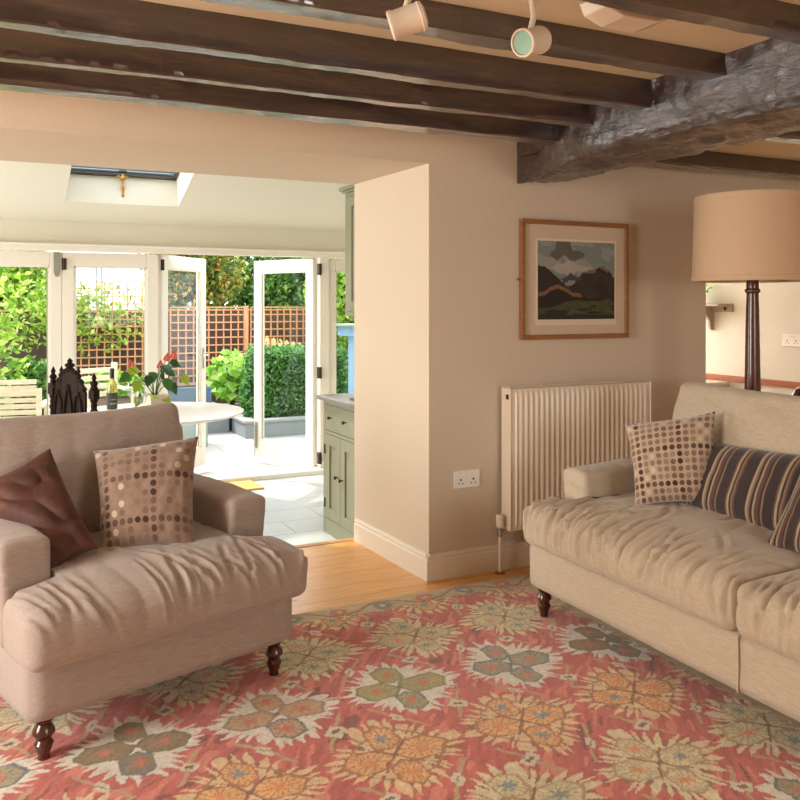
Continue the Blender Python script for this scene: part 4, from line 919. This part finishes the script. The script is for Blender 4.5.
spot(e, .275, (-.89, -.28, -.3)); spot(e, -.085, (-.8, .45, -.3))
e2 = empty('wire_clip', (3.0, 2.35, 2.13), 0, 'small white wire clip under the joists right of the main beam', 'clip')
MB().box(-.03, .03, -.02, .02, -.03, 0).build('body', M_spot, e2, bevel=.004); MB().box(.03, .4, -.006, .006, -.012, 0).build('cable_cover', M_spot, e2, bevel=.002)
# ---------------------------------------------------------------- kitchen units
CX = 2.04
e = empty('base_cabinet', (2.34, 4.81, KZ), 0, 'sage green base cabinet with two drawer knobs and shaker doors under the grey worktop', 'cabinet')
def wb_(b, x0, x1, y0, y1, z0, z1): return b.box(x0-2.34, x1-2.34, y0-4.81, y1-4.81, z0, z1)
b = MB(); wb_(b, CX+.02, 2.64, 4.40, 5.245, 0, .87); wb_(b, CX, CX+.02, 5.205, 5.245, 0, .87); wb_(b, CX, CX+.02, 4.40, 5.205, .845, .87); wb_(b, CX, CX+.02, 4.40, 5.205, .655, .675); wb_(b, CX, CX+.02, 4.40, 5.205, 0, .10); wb_(b, CX, CX+.02, 4.40, 4.66, .10, .655); b.build('body', M_sage, e, bevel=.002)
b = MB(); wb_(b, CX+.012, CX+.016, 4.66, 5.205, .10, .845); b.build('face_frame', M_sage, e)
def knob(par, x, y, z, r=.012, dirx=-1):
    MB().lathe([(.005, 0), (.004, .012), (r, .018), (r, .024), (r*.5, .028)], 16, T(x, y, z, 0, -PI/2)).build('knob', M_darkmetal, par, smooth=True)
d = MB(); wb_(d, CX+.001, CX+.014, 4.40, 5.202, .679, .842); d = d.build('drawer', M_sage, e, bevel=.002)
for y in (5.105, 4.86): knob(d, CX-2.34, y-4.81, .765)
def shaker(par, y0, y1, z0, z1, xf, ox, oy, name='door', fw=.07):
    b = MB(); b.box(xf-ox, xf+.018-ox, y0-oy, y0+fw-oy, z0, z1); b.box(xf-ox, xf+.018-ox, y1-fw-oy, y1-oy, z0, z1); b.box(xf-ox, xf+.018-ox, y0+fw-oy, y1-fw-oy, z0, z0+fw); b.box(xf-ox, xf+.018-ox, y0+fw-oy, y1-fw-oy, z1-fw, z1)
    b.box(xf+.010-ox, xf+.018-ox, y0+fw-oy, y1-fw-oy, z0+fw, z1-fw); return b.build(name, M_sage, par, bevel=.0015)
d = shaker(e, 4.948, 5.202, .103, .652, CX-.003, 2.34, 4.81); knob(d, CX-2.343, 4.985-4.81, .40)
for z in (.17, .52):
    b = MB(); b.lathe([(.006, 0), (.006, .06)], 10, T(CX-2.345, 5.205-4.81, z)); b.build('hinge', M_darkmetal, d, smooth=True)
d = shaker(e, 4.69, 4.944, .103, .652, CX-.003, 2.34, 4.81); knob(d, CX-2.343, 4.905-4.81, .395)
M_work = plain('grey_worktop', srgb(122, 114, 108), .3, vary=.12, scale=60)
o = MB().box(2.0, 2.64, 4.395, 5.27, .692, .722).build('worktop', M_work, bevel=.006); recentre(o); tag(o, 'grey stone worktop on the sage base cabinet', 'worktop')
o = MB(); o.box(2.08, 2.2, 4.66, 4.9, 0, .012); o = o.build('chopping_board', plain('dark_slate', srgb(96, 86, 78), .6), bevel=.004); o.location = (0, 0, .722); recentre(o); o.location.z = .722; tag(o, 'small dark board lying on the grey worktop', 'board')
e = empty('wall_cabinet', (2.47, 4.94, 1.24), 0, 'sage green wall cabinet with cornice above the worktop', 'cabinet')
b = MB(); b.box(2.32-2.47, .17, 4.40-4.94, .55, 0, .86); b.box(2.30-2.47, 2.32-2.47, .51, .55, 0, .86); b.box(2.30-2.47, 2.32-2.47, -.54, .51, 0, .03); b.box(2.30-2.47, 2.32-2.47, -.54, .51, .83, .86); b.build('body', M_sage, e, bevel=.002)
b = MB(); b.prism([(-.54, .86), (.55, .86), (.58, .90), (-.54, .90)], -.02, .0, Matrix(((0, 0, 0, 0), (1, 0, 0, 0), (0, 0, 1, 0), (0, 0, 0, 1))))
b = MB(); b.box(-.19, .17, -.54, .57, .86, .875); b.box(-.205, .17, -.54, .585, .875, .90); b.build('cornice', M_sage, e, bevel=.004)
shaker(e, 4.98, 5.448, .033+0, .827, 2.298, 2.47, 4.94)
MB().box(-.15, .15, -.50, .5, -.012, 0).build('light_pelmet', M_sage, e)
# doormat
o = MB(); o.box(-.54, .50, -.17, .17, 0, .014); o = o.build('doormat', plain('coir', srgb(206, 164, 96), .95, vary=.15, scale=120, bump=.6), bevel=.004, loc=(1.56, 6.78, KZ), rot=(0, 0, .04)); tag(o, 'golden coir doormat on the slate floor inside the open doors', 'doormat')
# ---------------------------------------------------------------- dining table and what stands on it
TZ = .56; tc = (1.12, 6.13)
e = empty('dining_table', (*tc, KZ), 0, 'round white pedestal dining table behind the armchair', 'table'); M_tab = plain('white_laminate', srgb(244, 242, 238), .25, vary=.01)
MB().lathe([(.52, .705), (.585, .718), (.61, .732), (.61, .738), (.60, .74)], 80).build('tabletop', M_tab, e, smooth=True)
MB().lathe([(.27, 0), (.265, .012), (.16, .04), (.06, .12), (.04, .25), (.042, .45), (.07, .6), (.14, .69), (.16, .705)], 48).build('pedestal', M_tab, e, smooth=True)
def at_table(x, y): return (x, y, TZ)
bx_, by_ = .84, 6.28
e = empty('wine_bottle', (bx_, by_, TZ), 0, 'open white wine bottle with dark label on the white table', 'bottle')
gm = NT('yellow_glass'); gm.set(Base__Color=(*srgb(222, 214, 120), 1), Roughness=.08, Transmission__Weight=.7); 
MB().lathe([(.034, 0), (.037, .006), (.037, .175), (.034, .195), (.018, .225), (.014, .24), (.014, .30)], 28).build('glass_body', gm.m, e, smooth=True)
MB().lathe([(.0155, .235), (.0155, .305), (.008, .308)], 24).build('capsule', plain('capsule', srgb(30, 26, 24), .4), e, smooth=True)
def band(z0, z1, r, mat, name, par, a0=0, a1=2*PI):
    v = []; f = []; n = 32
    for i in range(n+1):
        a = a0+(a1-a0)*i/n; v += [(r*math.cos(a), r*math.sin(a), z0), (r*math.cos(a), r*math.sin(a), z1)]
    f = [(2*i, 2*i+2, 2*i+3, 2*i+1) for i in range(n)]; return MB().add(v, f).build(name, mat, par, smooth=True)
lb = band(.02, .135, .0376, plain('label_paper', srgb(62, 62, 58), .7), 'label', e, PI*1.0, PI*1.95)
band(.055, .063, .0380, plain('label_print', srgb(170, 166, 150), .7), 'label_lettering', lb, PI*1.35, PI*1.75); band(.085, .09, .0380, plain('label_print', srgb(170, 166, 150), .7), 'label_lettering', lb, PI*1.4, PI*1.7)
def wineglass(x, y, h, label):
    e = empty('wine_glass', (x, y, TZ), 0, label, 'glass', 'wine glasses on the white table')
    MB().lathe([(.034, 0), (.034, .002), (.006, .006), (.0045, .012), (.0045, h*.45), (.012, h*.48), (.034, h*.6), (.04, h*.75), (.034, h), (.032, h), (.038, h*.75), (.032, h*.61), (.002, h*.5)], 28).build('bowl', M_stem, e, smooth=True)
wineglass(.97, 6.26, .20, 'taller wine glass just right of the wine bottle'); wineglass(.99, 5.98, .16, 'smaller wine glass just left of the potted plant')
e = empty('potted_plant', (1.11, 6.13, TZ), .3, 'flowering plant with pink blooms in a square cream pot on the table', 'plant')
b = MB(); b.add([(-.055, -.055, 0), (.055, -.055, 0), (.055, .055, 0), (-.055, .055, 0), (-.07, -.07, .125), (.07, -.07, .125), (.07, .07, .125), (-.07, .07, .125), (-.06, -.06, .125), (.06, -.06, .125), (.06, .06, .125), (-.06, .06, .125), (-.055, -.055, .1), (.055, -.055, .1), (.055, .055, .1), (-.055, .055, .1)],
 [(0, 3, 2, 1), (0, 1, 5, 4), (1, 2, 6, 5), (2, 3, 7, 6), (3, 0, 4, 7), (4, 5, 9, 8), (5, 6, 10, 9), (6, 7, 11, 10), (7, 4, 8, 11), (8, 9, 13, 12), (9, 10, 14, 13), (10, 11, 15, 14), (11, 8, 12, 15)])
pot = b.build('pot', plain('cream_pot', srgb(228, 214, 190), .5), e, bevel=.002); MB().box(-.056, .056, -.056, .056, .095, .108).build('soil', M_soil, pot)
rs = random.Random(5); leafp = [(-.20, .20), (-.12, .26), (.02, .27), (.10, .22), (.22, .17), (-.05, .19), (.06, .16), (-.16, .03), (.14, .29), (.0, .21), (-.10, .14), (.17, .10)]
stems = MB(); heart = [(0, 0), (.30, .10), (.5, .38), (.42, .7), (0, 1.25), (-.42, .7), (-.5, .38), (-.30, .10)]
def blade(name, base, tipdir, sz, mat, par, tilt):
    d = Vector(tipdir).normalized(); s_ = d.cross(Vector(tilt)).normalized(); nn = s_.cross(d); v = []
    for a, b_ in heart: v.append(Vector(base)+s_*a*sz+d*b_*sz+nn*(abs(a)*.35*sz-.12*b_*b_*sz))
    v.append(Vector(base)+d*.55*sz-nn*.03*sz); f = [(i, (i+1) % 8, 8) for i in range(8)]
    m = MB().add(v, f).build(name, mat, par, smooth='all'); return m
gl = [plain('leaf_green', srgb(66, 116, 44), .35), plain('leaf_yellow_green', srgb(170, 190, 60), .4), plain('leaf_dark_green', srgb(40, 84, 36), .35)]
for i, (dx_, h_) in enumerate(leafp):
    dyy = rs.uniform(-.08, .08); top = (dx_*.9, dyy,   .1+h_*.85); stems.tube([(0.01*rs.uniform(-1, 1), 0, .1), (dx_*.4, dyy*.5, .1+h_*.6), top], .003, 5)
    blade('leaf', top, (dx_*2, dyy-.2, -.5 if h_ < .2 else -.15), .068+.02*rs.random(), gl[i % 3], e, (0, -1, .5))
for i, (dx_, h_) in enumerate([(.07, .31), (-.19, .27), (.02, .25), (.12, .33)]):
    top = (dx_, -.02, .1+h_*.82); stems.tube([(0, 0, .1), (dx_*.5, -.01, .1+h_*.5), top], .003, 5)
    fl = blade('flower', top, (dx_, -.3, .6), .055, plain('pink_bloom', srgb(226, 96, 96), .35), e, (0, -1, .3)); MB().tube([top, (top[0]+.004, top[1]-.015, top[2]+.035)], .004, 6).build('spadix', plain('spadix', srgb(236, 190, 120), .5), fl, smooth=True)
blade('leaf', (.03, -.05, .10), (.2, -.4, -.2), .07, gl[1], e, (0, -1, .8)); blade('leaf', (-.04, -.06, .12), (-.2, -.4, -.1), .07, gl[1], e, (0, -1, .8))
stems.build('stem', gl[0], e, smooth=True)
# ---------------------------------------------------------------- carved gothic chair
ang = math.atan2(-.893, .449); e = empty('carved_chair', (.50, 5.40, KZ), ang, 'dark carved gothic dining chair with pinnacled back at the white table', 'chair')
M_carve = wood('ebonised_oak', srgb(30, 20, 16), srgb(50, 36, 28), 2, 7, .85, .3, spec=.15)
hw = .215
def finial(x, z, s_=1, y=0):
    return [(.010*s_, 0), (.016*s_, .006*s_), (.010*s_, .014*s_), (.014*s_, .022*s_), (.020*s_, .034*s_), (.012*s_, .046*s_), (.008*s_, .052*s_), (.013*s_, .062*s_), (.006*s_, .078*s_), (.002*s_, .088*s_)]
for sx in (-1, 1):
    b = MB(); prof = [(.022, .45)]; z = .45
    while z < 1.0: prof += [(.016, z+.01), (.024, z+.03), (.016, z+.05), (.020, z+.06)]; z += .066
    b.lathe([(.02, 0), (.024, .1), (.018, .3), (.024, .45)], 12, T(sx*hw, 0, 0)); b.lathe(prof, 12, T(sx*hw, 0, 0)); b.box(sx*hw-.026, sx*hw+.026, -.02, .02, .95, 1.02 if sx < 0 else 1.0); b.lathe(finial(0, 0, 1.15), 12, T(sx*hw, 0, 1.02 if sx < 0 else 1.0)); b.build('post', M_carve, e, smooth=True)
b = MB(); ox_ = -.035; arch = [(-.17, .55), (.17, .55), (.17, .98), (.15, 1.02), (.11, 1.08), (.08, 1.105), (.04, 1.125), (0, 1.145), (-.04, 1.125), (-.08, 1.105), (-.11, 1.08), (-.15, 1.02), (-.17, .98)]
b.prism([(x_+ox_, z_ if z_ < 1 else 1+(z_-1)*.72) for x_, z_ in arch], -.008, .008); b.build('back_panel', M_carve, e, bevel=.003)
tr_ = MB()
for cxx in (-.105+ox_, ox_, .105+ox_):
    wq = .04
    for s_ in (-1, 1):
        tr_.tube([(cxx+s_*wq, -.014, .56), (cxx+s_*wq, -.014, .86), (cxx+s_*wq*.75, -.014, .92), (cxx, -.014, .98+(.04 if cxx == ox_ else 0))], .007, 6)
        tr_.tube([(cxx+s_*wq, .014, .56), (cxx+s_*wq, .014, .86), (cxx+s_*wq*.75, .014, .92), (cxx, .014, .98+(.04 if cxx == ox_ else 0))], .007, 6)
for i in range(11):     # crockets climbing the gable
    t_ = i/10; x = -.15+.30*t_; z = .995+.15*(1-abs(2*t_-1)**2.2)
    tr_.lathe([(.002, -.018), (.014, -.008), (.018, .004), (.010, .016), (.002, .022)], 8, T(x+ox_, 0, 1+(z-1)*.72))
for x in (-.09+ox_, .09+ox_): tr_.lathe(finial(0, 0, 1.0), 10, T(x, 0, 1.04)); tr_.tube([(x, 0, .56), (x, 0, 1.04)], .012, 8)
tr_.lathe([(.014, 0), (.02, .01), (.010, .02), (.028, .035), (.032, .045), (.012, .058), (.018, .066), (.003, .085)], 8, T(ox_, 0, 1.095)); tr_.build('tracery', M_carve, e, smooth=True)
MB().box(-hw-.02, hw+.02, -.42, .02, .43, .47).build('seat', M_carve, e, bevel=.006)
for sx in (-1, 1): MB().lathe([(.018, 0), (.026, .03), (.016, .08), (.024, .2), (.014, .32), (.024, .38), (.024, .43)], 14).build('leg', M_carve, e, smooth=True, loc=(sx*hw, -.39, 0))
# ---------------------------------------------------------------- far right room
o = MB(); o.box(-.31, .285, -1.2, 1.2, 0, .03); o.box(-.28, .285, -1.18, 1.18, -.70, 0); o = o.build('side_counter', plain('cream_counter', srgb(226, 208, 190), .4, vary=.02), bevel=.006, loc=(4.84, 5.85, .70)); tag(o, 'cream counter along the wall of the room seen behind the lamp', 'counter')
struct(MB().box(5.132, 5.15, 3.6, 7.2, .73, .775).build('trim_8', wood('red_wood', srgb(150, 80, 52), srgb(178, 104, 70), 1, 5, .4), bevel=.002))
o = empty('wall_shelf', (5.15, 4.80, 1.305), 0, 'small taupe shelf with curved bracket on the far wall behind the lamp', 'shelf'); M_shelf = plain('taupe_paint', srgb(172, 154, 132), .5)
MB().box(-.16, 0, -.16, .6, 0, .022).build('shelf_board', M_shelf, o, bevel=.003); MB().box(-.02, 0, -.16, .6, -.045, 0).build('backing_strip', M_shelf, o, bevel=.002)
MB().prism([(0, 0), (-.15, 0), (-.145, -.03), (-.09, -.06), (-.05, -.11), (-.035, -.18), (0, -.19)], .03, .055).build('bracket', M_shelf, o, bevel=.003)
MB().lathe([(.006, 0), (.012, .01), (.006, .015)], 10, T(-.02, -.10, -.02, 0, -PI/2)).build('peg', M_darkmetal, o, smooth=True)
o = empty('trailing_plant', (5.07, 4.90, 1.327), 0, 'green plant in a pale jug on the small wall shelf', 'plant')
MB().lathe([(.03, 0), (.045, .02), (.05, .06), (.035, .10), (.04, .12)], 20).build('pot', plain('pale_jug', srgb(220, 214, 200), .4), o, smooth=True)
leaves('foliage', blob((0, -.01, .18), (.09, .1, .10), 46, .4), .05, G_fig, o)
socket((5.15, 4.12, 1.065), -PI/2, 'white double wall socket on the bright wall right of the lamp pole')
o = empty('wooden_chair', (4.02, 2.98, 0), PI/2+.25, 'dark turned wooden chair back just behind the right end of the sofa', 'chair')
b = MB(); b.tube([(-.2, 0, .0), (-.2, 0, .78), (-.17, 0, .85), (-.1, 0, .885), (0, 0, .895), (.1, 0, .885), (.17, 0, .85), (.2, 0, .78), (.2, 0, .0)], .022, 12); b.build('back_hoop', M_lampwood, o, smooth=True)
b = MB()
for x in (-.1, -.033, .033, .1): b.tube([(x, 0, .45), (x, .004, .88)], .009, 8)
b.build('spindle', M_lampwood, o, smooth=True); MB().box(-.22, .22, -.40, .03, .43, .465).build('seat', M_lampwood, o, bevel=.012)
for sx in (-.18, .18): MB().lathe([(.014, 0), (.02, .12), (.014, .2), (.022, .3), (.018, .43)], 14).build('leg', M_lampwood, o, smooth=True, loc=(sx, -.36, 0))
o = empty('side_table', (4.52, 3.38, 0), 0, 'dark wooden side table behind the lamp pole', 'table')
MB().box(-.42, .42, -.13, .13, .70, .73).build('tabletop', M_lampwood, o, bevel=.006)
for sx in (-.38, .38):
    for sy in (-.1, .1): MB().lathe([(.016, 0), (.022, .2), (.018, .4), (.022, .7)], 12).build('leg', M_lampwood, o, smooth=True, loc=(sx, sy, 0))
